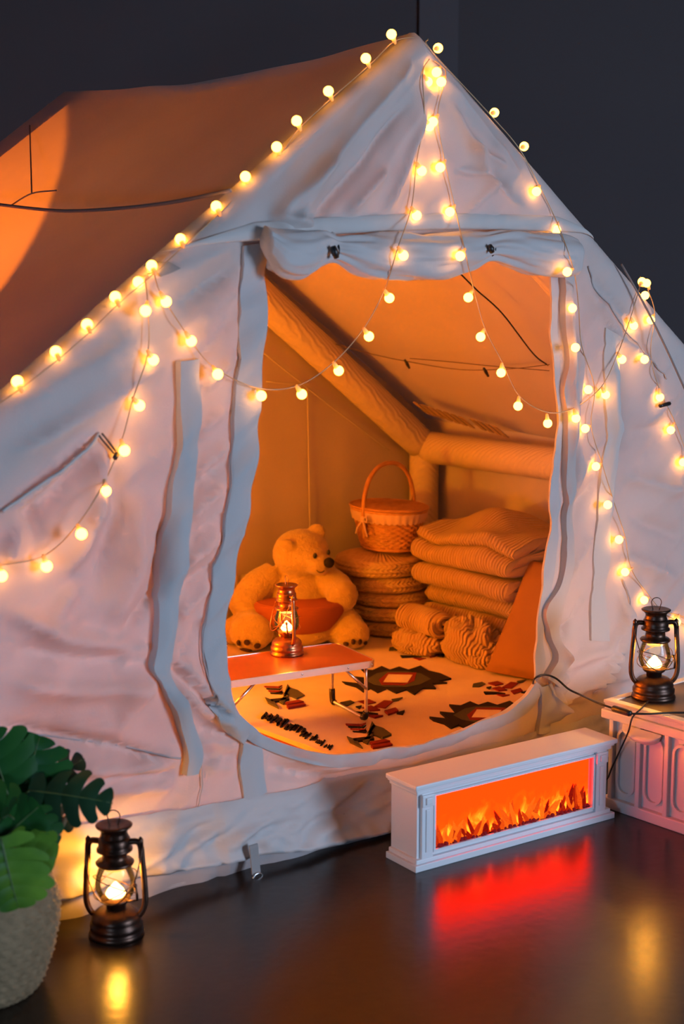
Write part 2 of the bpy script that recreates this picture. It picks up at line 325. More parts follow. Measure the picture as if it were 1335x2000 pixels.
def seg_dist(U, Z, pl):
    best = np.full(U.shape, 1e9); side = np.zeros(U.shape); tt = np.zeros(U.shape)
    L = np.r_[0, np.cumsum(np.linalg.norm(np.diff(pl, axis=0), axis=1))]
    for i in range(len(pl) - 1):
        a = pl[i]; d = pl[i + 1] - a; l2 = d @ d
        t = np.clip(((U - a[0]) * d[0] + (Z - a[1]) * d[1]) / l2, 0, 1)
        dx = U - a[0] - t * d[0]; dz = Z - a[1] - t * d[1]; D = np.hypot(dx, dz); k = D < best
        best = np.where(k, D, best); side = np.where(k, np.sign(d[0] * dz - d[1] * dx), side); tt = np.where(k, (L[i] + t * math.sqrt(l2)) / L[-1], tt)
    return best, side, tt
FOLDS = [  # pixel polyline, height (m), half width (m): ridges and creases of the slack front wall
    ([(20, 800), (200, 690), (330, 560)], 0.014, 0.040), ([(0, 900), (180, 800), (330, 700)], 0.012, 0.035),
    ([(60, 760), (250, 640)], -0.008, 0.02), ([(0, 1010), (90, 940), (190, 850)], 0.012, 0.012),
    ([(0, 1050), (110, 960), (185, 870)], -0.010, 0.02), ([(195, 860), (180, 1000), (120, 1130)], 0.016, 0.03),
    ([(215, 900), (230, 1000), (180, 1150)], -0.010, 0.025), ([(40, 1000), (10, 1100)], 0.012, 0.025),
    ([(70, 980), (60, 1100)], -0.008, 0.02), ([(270, 960), (255, 1120), (200, 1230)], 0.018, 0.045),
    ([(325, 1000), (300, 1160), (240, 1240)], -0.016, 0.022), ([(150, 1130), (70, 1250)], 0.010, 0.03),
    ([(0, 1190), (120, 1245), (270, 1265)], 0.014, 0.026), ([(20, 1265), (160, 1290), (280, 1290)], -0.010, 0.02),
    ([(285, 1260), (230, 1300)], 0.010, 0.015), ([(0, 1330), (140, 1350), (300, 1340)], 0.016, 0.03),
    ([(300, 1310), (220, 1420), (100, 1420)], 0.010, 0.04), ([(0, 1420), (200, 1450), (340, 1490)], -0.016, 0.010),
    ([(350, 1480), (230, 1500), (120, 1500)], 0.018, 0.025), ([(345, 1535), (200, 1540), (100, 1560)], 0.012, 0.02),
    ([(340, 1510), (180, 1520)], -0.010, 0.012),
    ([(385, 850), (440, 800)], 0.008, 0.012), ([(375, 930), (445, 870)], 0.008, 0.012), ([(372, 960), (440, 900)], -0.006, 0.01),
    ([(365, 1010), (430, 950)], 0.009, 0.012), ([(362, 1060), (430, 1000)], -0.007, 0.010), ([(350, 1110), (425, 1045)], 0.010, 0.013),
    ([(350, 1150), (420, 1100)], -0.008, 0.011), ([(345, 1210), (410, 1140)], 0.010, 0.014), ([(345, 1290), (395, 1210)], -0.009, 0.012),
    ([(320, 1290), (370, 1340), (440, 1400)], -0.014, 0.012), ([(340, 1280), (400, 1350), (460, 1400)], 0.014, 0.016),
    ([(330, 1330), (400, 1390), (460, 1420)], 0.012, 0.014), ([(390, 1420), (460, 1440)], -0.008, 0.01),
    ([(395, 1450), (465, 1455)], 0.006, 0.008), ([(395, 1480), (465, 1478)], -0.006, 0.008), ([(395, 1500), (465, 1500)], 0.006, 0.008),
    ([(395, 640), (470, 560)], 0.008, 0.014), ([(390, 700), (470, 610)], -0.007, 0.013), ([(400, 760), (465, 690)], 0.008, 0.013),
    ([(330, 540), (480, 470)], 0.010, 0.025), ([(350, 600), (470, 520)], -0.008, 0.018),
    ([(530, 1470), (650, 1495), (735, 1480)], 0.012, 0.015), ([(520, 1500), (640, 1520), (735, 1498)], -0.012, 0.012),
    # right half
    ([(1130, 600), (1125, 800), (1130, 1000)], 0.008, 0.03), ([(1105, 560), (1100, 760), (1108, 900)], 0.010, 0.014),
    ([(1150, 560), (1210, 660), (1280, 720)], 0.010, 0.02), ([(1160, 540), (1240, 640)], -0.008, 0.016),
    ([(1195, 660), (1195, 850), (1185, 1050)], 0.010, 0.014), ([(1215, 700), (1210, 900)], -0.008, 0.014),
    ([(1230, 850), (1310, 830)], -0.008, 0.02), ([(1220, 930), (1330, 960)], 0.012, 0.03), ([(1230, 1010), (1330, 1050)], -0.008, 0.025),
    ([(1200, 1080), (1320, 1130)], 0.010, 0.03), ([(1120, 1000), (1170, 940)], -0.006, 0.02), ([(1110, 1120), (1160, 1040)], 0.008, 0.015),
    ([(1100, 1220), (1150, 1160)], 0.010, 0.014), ([(1090, 1260), (1120, 1200), (1145, 1160)], -0.012, 0.012),
    ([(1095, 1300), (1180, 1270), (1210, 1210)], 0.012, 0.02), ([(1215, 1160), (1205, 1260), (1150, 1345)], 0.024, 0.014),
    ([(1225, 1180), (1212, 1290), (1160, 1360)], -0.016, 0.012), ([(1060, 1390), (1120, 1350), (1180, 1320)], 0.014, 0.018),
    ([(1050, 1420), (1110, 1390), (1150, 1375)], -0.012, 0.012), ([(1180, 1330), (1300, 1290)], 0.010, 0.018),
    ([(1060, 1430), (1100, 1310), (1085, 1250)], 0.014, 0.012),
]
FOLDS = [(uzF(p), a, s) for p, a, s in FOLDS]
DOORPX = [(533, 470), (528, 520), (522, 600), (515, 700), (505, 800), (492, 900), (480, 1000), (465, 1080), (452, 1150), (442, 1220), (440, 1280), (447, 1340), (459, 1385),
          (482, 1412), (520, 1438), (570, 1458), (620, 1469), (660, 1472), (720, 1466), (800, 1453), (870, 1437), (930, 1415), (985, 1390), (1020, 1362), (1040, 1330),
          (1047, 1290), (1050, 1230), (1058, 1150), (1070, 1060), (1078, 950), (1084, 850), (1082, 750), (1078, 650), (1074, 545), (1072, 470)]
DOOR = smooth_path(uzF(DOORPX), 4)
def edge_e(U, Z):                                     # distance inside the sloping gable edges
    return (AZ - SL * np.abs(U - AU) - Z) / math.sqrt(1 + SL * SL)
def roll(e, R=RB):                                    # the fabric rolls back over the air beam
    q = np.clip(R - e, 0, R); return R - np.sqrt(np.maximum(R * R - q * q, 0))
def front(U, Z):                                      # how far the front wall stands towards the viewer
    U = np.asarray(U, float); Z = np.asarray(Z, float); n = np.zeros(U.shape)
    for pl, a, s in FOLDS:
        d, sd, t = seg_dist(U, Z, pl); n += 3.5 * a * np.exp(-np.sqrt((d / s) ** 2 + 0.04) * 1.5) * np.clip(4 * t * (1 - t) * 1.6 + 0.1, 0, 1)
    k = math.radians(38); a = U * math.cos(k) + Z * math.sin(k); b = -U * math.sin(k) + Z * math.cos(k)
    n += 0.011 * vnoise(a * 2.2, b * 9, 3) + 0.0055 * vnoise(a * 5, b * 24, 5) + 0.010 * vnoise(U * 2.4, Z * 2.1, 9) + 0.013 * (1 - np.abs(vnoise(a * 2.6 + 3, b * 7, 13))) ** 3 + 0.007 * (1 - np.abs(vnoise(a * 5 + 9, b * 13, 15))) ** 3 - 0.010
    n += 0.002 * vnoise(U * 26, Z * 20, 11)
    n += np.clip(0.25 - Z, 0, 0.25) / 0.25 * (0.055 * np.exp(-((U - 0.1) / 0.45) ** 2) - 0.012 * (U < -0.5))
    n = n - 0.06 * np.clip((-0.86 - U) / 0.22, 0, 1) * np.clip(1 - Z / 0.55, 0, 1)
    n = n * np.clip(edge_e(U, Z) / 0.12, 0, 1)
    return n - roll(edge_e(U, Z))
def fp(U, Z, off=0.0):
    n = front(U, Z) + off; return np.stack([np.asarray(U, float), -n, np.asarray(Z, float)], -1)

def inside(px, pz, poly):
    c = np.zeros(px.shape, bool); j = len(poly) - 1
    for i in range(len(poly)):
        xi, zi = poly[i]; xj, zj = poly[j]
        c ^= ((zi > pz) != (zj > pz)) & (px < (xj - xi) * (pz - zi) / (zj - zi + 1e-15) + xi); j = i
    return c
def front_panel():
    hemz = 1.50
    def el(z): return AU - (AZ - z) / SL
    def er(z): return AU + (AZ - z) / SL
    outer = [(UL, 0.0), (-0.4, 0), (0.6, 0), (UR, 0.0), (UR, EZ - 0.0)] + [(er(z), z) for z in np.linspace(EZ, hemz, 40)[1:]]
    outer += [(u, hemz) for u in np.linspace(er(hemz), DOOR[-1][0], 12)[1:-1]] + [(DOOR[-1][0], hemz)]
    dr = [tuple(p) for p in DOOR[::-1]]
    outer += dr + [(DOOR[0][0], hemz)] + [(u, hemz) for u in np.linspace(DOOR[0][0], el(hemz), 12)[1:]]
    outer += [(el(z), z) for z in np.linspace(hemz, EZ, 40)[1:-1]] + [(UL, EZ)]
    poly = np.array(outer); pts = [tuple(p) for p in outer]; n = len(pts)
    st = 0.0125; gx, gz = np.meshgrid(np.arange(UL + st, UR, st), np.arange(st, hemz, st)); gx = gx.ravel(); gz = gz.ravel()
    gx = gx + rng.uniform(-.001, .001, gx.shape); ok = inside(gx, gz, poly)
    d, _, _ = seg_dist(gx, gz, np.vstack([poly, poly[:1]])); ok &= d > st * 0.55
    ok &= (gx > -1.25) & (gx < 1.45) | ((np.round(gx / st) % 4 == 0) & (np.round(gz / st) % 4 == 0))
    # finer rows along the rolled edges
    ex = []
    for dd in (0.008, 0.02, 0.034, 0.05):
        for z in np.arange(EZ + 0.1, hemz - 0.02, 0.012):
            ex += [(el(z) + dd, z), (er(z) - dd, z)]
    ex = [p for p in ex if True]
    allp = pts + list(zip(gx[ok], gz[ok])) + ex
    r = delaunay_2d_cdt([Vector(p) for p in allp], [(i, (i + 1) % n) for i in range(n)], [], 0, 1e-5)
    V = np.array([tuple(v) for v in r[0]]); T = np.array([t for t in r[2] if len(t) == 3])
    c = V[T].mean(1); T = T[inside(c[:, 0], c[:, 1], poly)]
    P = fp(V[:, 0], V[:, 1])
    return P, [tuple(t) for t in T]
obj('front_wall', front_panel(), 'canvas', tent, world=True)

def resample(pl, n):
    pl = np.array(pl, float); L = np.r_[0, np.cumsum(np.linalg.norm(np.diff(pl, axis=0), axis=1))]
    t = np.linspace(0, L[-1], n); return np.stack([np.interp(t, L, pl[:, k]) for k in range(pl.shape[1])], 1)
def strip(name, A, B, m, off=0.006, n=90, k=7, crown=0.003, uz=False, thick=True, wob=0.0):
    a = resample(smooth_path(A if uz else uzF(A), 5), n); b = resample(smooth_path(B if uz else uzF(B), 5), n)
    s = np.linspace(0, 1, k)[None, :, None]; G = a[:, None] * (1 - s) + b[:, None] * s
    o = off + crown * np.sin(PI * s[..., 0]) + wob * vnoise(G[..., 0] * 20 + G[..., 1] * 14, G[..., 1] * 9, 21)
    kk = math.radians(40); ga = G[..., 0] * math.cos(kk) + G[..., 1] * math.sin(kk); gb = -G[..., 0] * math.sin(kk) + G[..., 1] * math.cos(kk)
    o = o + 1.6 * crown * vnoise(ga * 6, gb * 22, 23) + 1.0 * crown * (1 - np.abs(vnoise(ga * 5 + 2, gb * 16, 25))) ** 3
    parts = [grid(fp(G[..., 0], G[..., 1], o))]
    if thick:                                          # the long edges turn back into the wall, as faces of their own
        for c in (0, -1):
            E2 = np.stack([G[:, c], G[:, c]], 1); oo = np.stack([o[:, c], np.full(n, -0.004)], 1); parts.append(grid(fp(E2[..., 0], E2[..., 1], oo)))
    return obj(name, join(*parts), m, tent, world=True)
# door edging, flaps and seams of the front wall
dL = [(533, 470), (522, 600), (515, 700), (505, 800), (492, 900), (480, 1000), (465, 1080), (452, 1150), (442, 1220), (440, 1280), (447, 1340), (459, 1385), (482, 1412)]
dLo = [(478, 480), (474, 600), (466, 700), (455, 800), (445, 900), (434, 1000), (422, 1080), (410, 1150), (398, 1220), (397, 1280), (402, 1340), (415, 1400), (470, 1452)]
strip('door_edging', dLo, dL, 'trim', 0.007, 120, 8, 0.004, wob=0.003)
dB = [(482, 1412), (520, 1438), (570, 1458), (620, 1469), (660, 1472), (720, 1466), (800, 1453), (870, 1437), (930, 1415), (985, 1390), (1020, 1362), (1040, 1330)]
dBo = [(474, 1440), (515, 1462), (566, 1480), (620, 1489), (660, 1491), (722, 1484), (803, 1470), (874, 1453), (938, 1432), (995, 1408), (1036, 1380), (1052, 1345)]
strip('door_edging', dBo, dB, 'trim', 0.006, 120, 6, 0.004, wob=0.002)
dR = [(1040, 1330), (1047, 1290), (1050, 1230), (1058, 1150), (1070, 1060), (1078, 950), (1084, 850), (1082, 750), (1078, 650), (1074, 530)]
dRo = [(1054, 1322), (1066, 1285), (1063, 1230), (1076, 1150), (1088, 1060), (1093, 950), (1094, 850), (1090, 750), (1091, 650), (1089, 530)]
strip('door_zip', dR, dRo, 'trim', 0.002, 110, 6, 0.001)
rA = [(1056, 1322), (1079, 1278), (1063, 1225), (1061, 1185), (1088, 1135), (1098, 1050), (1099, 920), (1093, 830), (1088, 765), (1096, 700), (1093, 540)]
rB = [(1080, 1340), (1092, 1290), (1086, 1230), (1090, 1180), (1106, 1130), (1112, 1050), (1113, 920), (1110, 830), (1110, 765), (1112, 700), (1112, 540)]
strip('door_flap', rA, rB, 'canvas', 0.020, 120, 8, 0.003)
fA = [(346, 705), (345, 800), (338, 900), (325, 1000), (312, 1090), (305, 1180), (296, 1260), (286, 1305), (310, 1350), (340, 1410), (356, 1460), (357, 1512)]
fB = [(384, 700), (382, 800), (374, 900), (362, 1000), (350, 1090), (340, 1180), (328, 1260), (322, 1320), (350, 1370), (380, 1430), (391, 1470), (380, 1508)]
strip('storm_flap', fA, fB, 'trim', 0.020, 130, 8, 0.004, wob=0.003)
strip('wall_strap', [(470, 1448), (468, 1500), (472, 1562)], [(515, 1462), (514, 1500), (514, 1545)], 'trim', 0.008, 24, 6, 0.003)
strip('wall_strap', [(1042, 1340), (1052, 1380), (1040, 1430)], [(1068, 1330), (1078, 1375), (1062, 1428)], 'trim', 0.012, 24, 6, 0.003)
strip('wall_band', [(1180, 640), (1182, 800), (1172, 950), (1160, 1100), (1150, 1250)], [(1206, 660), (1206, 800), (1198, 950), (1188, 1100), (1180, 1250)], 'hem', 0.007, 60, 6, 0.002)
strip('corner_patch', [(303, 519), (318, 512), (334, 511)], [(316, 540), (332, 534), (350, 524)], 'webbing', 0.006, 12, 5, 0.001)
def seam(px, r=0.0012, off=0.004, m='stitch', n=80):
    p = resample(smooth_path(uzF(px), 6), n); return obj('seam', tube(fp(p[:, 0], p[:, 1], off), r, 5), m, tent, world=True)
seam([(0, 998), (100, 925), (192, 846)], 0.004, 0.006, 'hem'); seam([(384, 700), (362, 1000), (340, 1180), (322, 1320), (391, 1470), (384, 1575)], off=0.006)
seam([(466, 700), (434, 1000), (398, 1220), (402, 1340), (470, 1452)], 0.0018, 0.010); seam([(0, 1432), (180, 1450), (345, 1478)], 0.0022)
seam([(1150, 520), (1215, 640), (1300, 740)], 0.002); seam([(1215, 1130), (1228, 1200), (1200, 1290), (1150, 1350)], 0.002, 0.006)

# skirt hanging over the tub floor, with hem
sT = [(-140, 1655), (0, 1628), (200, 1602), (390, 1573), (520, 1546), (735, 1500), (900, 1462), (1150, 1398), (1330, 1350)]
sB = [(-140, 1815), (0, 1778), (130, 1742), (290, 1703), (450, 1670), (600, 1640), (735, 1606), (900, 1562), (1180, 1480), (1330, 1440)]
def skirt():
    n, k = 220, 22
    a = resample(smooth_path(uzF(sT), 6), n); b = resample(smooth_path(uzF(sB), 6), n)
    s = np.linspace(0, 1, k)[None, :, None]; G = a[:, None] * (1 - s) + b[:, None] * s; t = s[..., 0]
    o = 0.006 + 0.030 * t ** 0.7 + 0.024 * t * vnoise(G[..., 0] * 9, t * 2.5, 31) + 0.016 * vnoise(G[..., 0] * 18 + 5 * t, t * 5, 33) * np.sin(PI * t) + 0.006 * vnoise(G[..., 0] * 40, t * 9, 35) * t
    P = fp(G[..., 0], G[..., 1], o)
    Q = P[:, -1:].copy(); Q[..., 1] += 0.012; Q[..., 2] += 0.004
    return grid(np.concatenate([P, Q], 1))
obj('ground_skirt', skirt(), 'skirt', tent, world=True)
gb_ = resample(smooth_path(uzF(sB), 6), 160); gu = gb_[:, 0]
TW = np.stack([fp(gu, np.full(160, zz), off_) for zz, off_ in ((0.075, -0.004), (0.05, 0.006), (0.02, 0.008), (0.0, 0.004))], 0)
obj('tub_wall', grid(TW), 'tub', tent, world=True)
# webbing loop with a D ring on the skirt
lp = uzF([(466, 1636), (468, 1660), (468, 1690)]); pl = resample(lp, 10)
def flat(path, wv, th):                               # ribbon of half width vector wv
    p = np.array(path); wv = np.array(wv); th = np.array(th)
    P = np.stack([p - wv, p + wv, p + wv + th, p - wv + th], 1); return grid(P, closev=True)
ct = fp(pl[:, 0], pl[:, 1], np.linspace(0.036, 0.052, 10))
wl = obj('webbing_loop', flat(ct, (0.012, 0, 0), (0, 0.003, 0)), 'webbing', tent, world=True, smooth=False)
rc = ct[-1] + np.array([0, -0.004, -0.010]); th = np.linspace(0, 2 * PI, 25)[:-1]
rr = obj('d_ring', tube(np.stack([rc[0] + 0.014 * np.cos(th), np.full(24, rc[1]), rc[2] + 0.012 * np.sin(th)], 1), 0.0022, 6, closed=True), 'steel', wl); rr.location = (0, 0, 0)

# gable panel that overhangs the door
HEM = resample(smooth_path(uzF([(372, 492), (430, 473), (600, 455), (820, 444), (1000, 446), (1120, 452), (1160, 468)]), 6), 121)
GF = [([(800, 130), (690, 250), (560, 400)], 0.016, 0.022), ([(790, 200), (700, 320), (600, 430)], -0.012, 0.018), ([(770, 130), (640, 250), (500, 390)], -0.010, 0.02),
      ([(820, 220), (780, 330), (740, 420)], 0.010, 0.02), ([(740, 330), (660, 420)], 0.010, 0.015), ([(830, 110), (838, 180)], -0.014, 0.018), ([(800, 120), (770, 160)], 0.012, 0.015),
      ([(870, 200), (920, 300), (960, 380)], 0.010, 0.02), ([(880, 330), (950, 340), (1010, 400)], -0.008, 0.014), ([(900, 280), (980, 330)], 0.008, 0.014),
      ([(900, 420), (960, 350)], 0.007, 0.012), ([(860, 150), (920, 220), (1010, 350)], 0.010, 0.02), ([(600, 440), (520, 420)], 0.010, 0.02), ([(640, 300), (520, 430)], 0.012, 0.02)]
GF = [(uzF(p), a, s) for p, a, s in GF]
def gable(U, Z):
    n = np.full(U.shape, 0.0)
    for pl, a, s in GF:
        d, _, t = seg_dist(U, Z, pl); n += 3.5 * a * np.exp(-np.sqrt((d / s) ** 2 + 0.04) * 1.5) * np.clip(4 * t * (1 - t) * 1.6 + 0.1, 0, 1)
    k = math.radians(50); a = U * math.cos(k) + Z * math.sin(k); b = -U * math.sin(k) + Z * math.cos(k)
    n += 0.009 * vnoise(a * 3, b * 12, 41) + 0.004 * vnoise(a * 7, b * 24, 43) + 0.010 * (1 - np.abs(vnoise(a * 3 + 3, b * 8, 45))) ** 3 + 0.006 * (1 - np.abs(vnoise(a * 6 + 9, b * 15, 46))) ** 3 - 0.006 + 0.002 * vnoise(U * 30, Z * 24, 44)
    e = edge_e(U, Z); return (n + 0.016) * np.clip(e / 0.12, 0, 1) + 0.002 - roll(e)
def gable_panel():
    n, k = 121, 70; top = np.array([AU, AZ - 0.003])
    R = []
    for t in np.linspace(0.0, 1, k) ** 0.85:
        row = []
        for j in range(n):
            h = HEM[j]; z = AZ - 0.003 + (h[1] - AZ + 0.003) * t; s = (h[0] - HEM[0][0]) / (HEM[-1][0] - HEM[0][0])
            lo = AU - (AZ - z) / SL; hi = AU + (AZ - z) / SL; row.append((lo + (hi - lo) * s, z))
        R.append(row)
    G = np.array(R); nn = gable(G[..., 0], G[..., 1]); P = np.stack([G[..., 0], -nn, G[..., 1]], -1)
    return P
GP = gable_panel()
obj('gable_panel', grid(GP), 'canvas', tent, world=True)
hb = GP[-1]; rows = []
for dz, dn in ((0.034, 0.002), (0.030, 0.008), (0.0, 0.010), (-0.006, 0.004), (-0.004, -0.008), (0.004, -0.012)):
    q = hb.copy(); q[:, 2] += dz; q[:, 1] -= dn * np.clip(edge_e(hb[:, 0], hb[:, 2]) / 0.10, 0.0, 1); q[:, 2] -= dz * (1 - np.clip(edge_e(hb[:, 0], hb[:, 2]) / 0.10, 0.0, 1)); rows.append(q)
obj('gable_hem', grid(np.array(rows)), 'hem', tent, world=True)

# roof slopes (sagging between the front and back beams), side walls, back wall
def roof(side):
    n, k = 60, 60; ue = UL if side < 0 else UR; P = np.zeros((n, k, 3))
    for i, s in enumerate(np.linspace(0, 1, n)):
        for j, t in enumerate(np.linspace(0, 1, k)):
            w = RB * 0.9 + (DEP - RB * 0.9) * t; u = AU + (ue - AU) * s; z = AZ - abs(u - AU) * SL
            sag = 0.045 * math.sin(PI * min(1, w / DEP)) * (1 - 0.55 * s)
            r = 0.005 * float(vnoise(u * 4 + w * 2, w * 5, 51)) * math.sin(PI * t)
            P[i, j] = (u - math.copysign(0.55, side) * sag * (s > 0) - 0, w, z - sag * 0.83 + r)
    return grid(P)
obj('roof_panel', roof(-1), 'canvas_roof', tent, world=True)
obj('roof_panel', roof(1), 'canvas_roof', tent, world=True)
def back_wall():
    n, k = 80, 44; P = np.zeros((n, k, 3))
    for i, u in enumerate(np.linspace(UL, UR, n)):
        for j, t in enumerate(np.linspace(0, 1, k)):
            z = t * (AZ - abs(u - AU) * SL); P[i, j] = (u, DEP + 0.008 * float(vnoise(u * 3, z * 4, 61)) * math.sin(PI * t) + 0.003 * float(vnoise(u * 12, z * 3, 63)), z)
    return grid(P)
obj('back_wall', back_wall(), 'canvas', tent, world=True)
for uu in (UL, UR):
    P = np.array([[(uu + 0.004 * float(vnoise(w * 5, z * 5, 71)), w, z) for z in np.linspace(0, EZ, 16)] for w in np.linspace(0.0, DEP, 40)])
    obj('side_wall', grid(P), 'canvas', tent, world=True)
obj('tub_floor', box(UL + 0.005, UR - 0.005, 0.015, DEP - 0.005, 0.002, 0.010), 'groundsheet', tent, smooth=False, world=True)
# wall skirt band sewn round the foot of the back wall, gathered seam above
P = np.array([[(u, DEP - 0.012 - 0.003 * math.sin(u * 160) * (t > 0.5) - 0.004 * float(vnoise(u * 8, t * 3, 81)), 0.01 + t * 0.27) for t in np.linspace(0, 1, 8)] for u in np.linspace(UL + .01, UR - .01, 400)])
obj('wall_foot_band', grid(P), 'hem', tent, world=True)
# piping lines of the back wall
for px in ([(520, 745), (600, 752), (605, 1040)], [(515, 690), (640, 790), (760, 880)]):
    p = np.array([onF(x, y, DEP - 0.014) for x, y in px]); obj('seam', tube(resample(p, 20), 0.0025, 5), 'hem', tent, world=True)

# air beams
def beam(a, b, r=0.062, n=30):
    p = np.linspace(np.array(a), np.array(b), n); rad = r * (1 + 0.012 * np.sin(np.arange(n) * 1.7)); return tube(p, rad, 18)
dn = 0.100
def beam_end(u, w): return (u, w, AZ - abs(u - AU) * SL - dn * math.sqrt(1 + SL * SL))
bi = 0.078
for w in (DEP - bi, 0.10):
    for ue in (UL + bi, UR - bi):
        top = beam_end(AU, w); lo = beam_end(ue, w); lo = (lo[0], lo[1], lo[2] - 0.035)
        obj('air_beam', beam(top, lo), 'sleeve', tent, world=True)
        obj('corner_post', beam(lo, (ue, w, 0.012), 0.058, 14), 'sleeve', tent, world=True)
        obj('beam_joint', ball(lo, 0.068), 'sleeve', tent, world=True)
for ue in (UL + bi, UR - bi):
    obj('air_beam', beam(np.array(beam_end(ue, DEP - bi)) - (0, 0, 0.035), np.array(beam_end(ue, 0.10)) - (0, 0, 0.035), 0.062), 'sleeve', tent, world=True)
# quilted band under the back-right rafter
# vent slots, cords and toggles of the right roof slope
NR = np.array([SL, 0, 1.0]) / math.sqrt(1 + SL * SL); APX = np.array([AU, 0, AZ])
NL = np.array([-SL, 0, 1.0]) / math.sqrt(1 + SL * SL)
def onR(x, y, off=0.012, N=None):
    N = NR if N is None else N; d = ray(x, y); q = APX + N * off; return EYE + d * (np.dot(q - EYE, N) / np.dot(d, N))
VENT = mat('vent_mesh', (0.30, 0.22, 0.17), 0.9)
for i in range(11):
    x0 = 806 + i * 14.5 + (8 if i > 6 else 0); y0 = 786 + i * 4.6
    q = [onR(x, y, -0.078) for x, y in ((x0, y0), (x0 + 9, y0 + 3), (x0 + 34, y0 + 24), (x0 + 24, y0 + 21))]
    o_ = obj('vent_slot', (list(q) + [p + NR * 0.004 for p in q], [(3, 2, 1, 0), (4, 5, 6, 7), (0, 1, 5, 4), (1, 2, 6, 5), (2, 3, 7, 6), (3, 0, 4, 7)]), VENT, tent, smooth=False, world=True)
def cordR(px, off=-0.075, r=0.0022, m='cord', N=None, name='cord'):
    p = smooth_path([onR(x, y, off, N) for x, y in px], 6); return obj(name, tube(p, r, 6), m, tent, world=True)
cordR([(640, 668), (720, 690), (795, 706), (900, 722), (1000, 720), (1072, 712)], r=0.0016)
cordR([(800, 700), (870, 706), (960, 715), (1072, 724)], r=0.0016)
cordR([(886, 522), (930, 566), (980, 612), (1040, 690), (1070, 714)], r=0.0024, m='black')
for x, y in ((795, 710), (949, 726)):
    a = onR(x - 5, y - 7, -0.082); b = onR(x + 4, y + 9, -0.090); obj('toggle', tube([a, a * .5 + b * .5, b], [0.004, 0.006, 0.004], 8), 'black', tent, world=True)
# rope and stitched lines on the left roof slope (outside)
cordR([(-30, 396), (60, 407), (130, 412), (220, 408), (330, 396), (450, 372)], 0.006, 0.0048, 'rope', NL, 'roof_rope')
cordR([(58, 245), (60, 310), (62, 378)], 0.0, 0.0022, 'rope', NL); cordR([(20, 402), (62, 378), (110, 372)], 0.0, 0.0022, 'rope', NL)

# fabric header behind the rolled door
ht = resample(np.array([onF(x, y, 0.004) for x, y in ((515, 440), (820, 425), (1125, 440))]), 40); hl = resample(np.array([onF(x, y, 0.004) for x, y in ((515, 500), (820, 505), (1110, 500))]), 40)
obj('door_header', grid(np.stack([ht, ht * .5 + hl * .5 + np.array([0, 0.006, 0]), hl], 0)), 'hem', tent, world=True)
# rolled-up door
def rolled():
    c = [(520, 470, 0.030), (545, 492, 0.046), (590, 495, 0.050), (630, 484, 0.036), (655, 487, 0.026), (690, 495, 0.042), (740, 502, 0.052), (800, 505, 0.054), (860, 502, 0.052), (920, 490, 0.044), (957, 481, 0.032), (1000, 488, 0.048), (1050, 497, 0.056), (1100, 502, 0.056), (1120, 503, 0.050)]
    p = np.array([np.r_[onF(x, y, -0.045), r] for x, y, r in c]); q = smooth_path(p, 10); n = 64; rows = []
    cin = [onF(650, 487, -0.045)[0], onF(957, 483, -0.045)[0]]
    for i, (u, w, z, r) in enumerate(q):
        g = max(math.exp(-abs(u - k) / 0.07) for k in cin); row = []
        for k in range(n):
            a = 2 * PI * k / n
            f = 1 + 0.13 * g * math.sin(9 * a + 3 * math.sin(u * 9)) + 0.12 * float(vnoise(u * 9 + a * 1.3, a * 2.2, 91)) + 0.05 * float(vnoise(u * 22, a * 5, 93))
            f *= 1 + 0.22 * max(0, math.sin(a * 0.5 + 0.6 + 4 * u)) * 0.35
            row.append((u, w - 0.75 * r * f * math.cos(a), z + r * f * math.sin(a)))
        rows.append(row)
    V, Fc = grid(np.array(rows), closev=True); m = len(q); Fc += [tuple(range(n)), tuple((m - 1) * n + k for k in range(n))[::-1]]
    return V, Fc
rd = obj('rolled_door', rolled(), 'skirt', tent, world=True)
for x, y in ((653, 492), (958, 490)):
    a = onF(x - 3, y - 11, -0.085); b = onF(x + 4, y + 12, -0.085) if x < 700 else onF(x + 3, y + 3, -0.085)
    t_ = obj('toggle', tube([a, a * .5 + b * .5, b], [0.006, 0.009, 0.006], 8), 'black', rd); t_.location = (0, 0, 0)
    c0 = onF(x, y - 4, -0.05); th = np.linspace(0, 2 * PI, 21)[:-1]
    t_ = obj('tie_cord', tube(np.stack([np.full(20, c0[0]), c0[1] - 0.016 * np.cos(th), c0[2] + 0.018 * np.sin(th)], 1), 0.0025, 6, closed=True), 'black', rd); t_.location = (0, 0, 0)
# folded drape at the left end of the roll
for dx, r in ((0, 0.020), (26, 0.017), (50, 0.016)):
    p = smooth_path([onF(x + dx, y, -0.03 - 0.012 * (dx == 26)) for x, y in ((536, 528), (545, 505), (570, 480), (600, 462))], 6)
    t_ = obj('door_fold', tube(p, r * (1 + 0.2 * np.sin(np.linspace(0, 5, len(p)))), 12), 'canvas', rd); t_.location = (0, 0, 0)
# window toggles on the front wall
def fcord(px, off, r, m, name):
    p = uzF(px); q = fp(p[:, 0], p[:, 1], off); return obj(name, tube(smooth_path(q, 5), r, 6), m, tent, world=True)
fcord([(188, 850), (200, 862), (212, 884)], 0.012, 0.0022, 'cord', 'toggle_cord'); fcord([(194, 846), (206, 858), (216, 880)], 0.014, 0.0022, 'cord', 'toggle_cord')
fcord([(208, 892), (216, 884)], 0.016, 0.006, 'black', 'toggle'); fcord([(1279, 792), (1297, 787)], 0.016, 0.006, 'black', 'toggle')
p = smooth_path([onF(x, y, -0.01 - 0.0006 * (x - 1215)) for x, y in ((1213, 516), (1255, 590), (1300, 680), (1350, 790))], 5)
obj('guy_rope', tube(p, 0.003, 6), 'rope', tent, world=True)

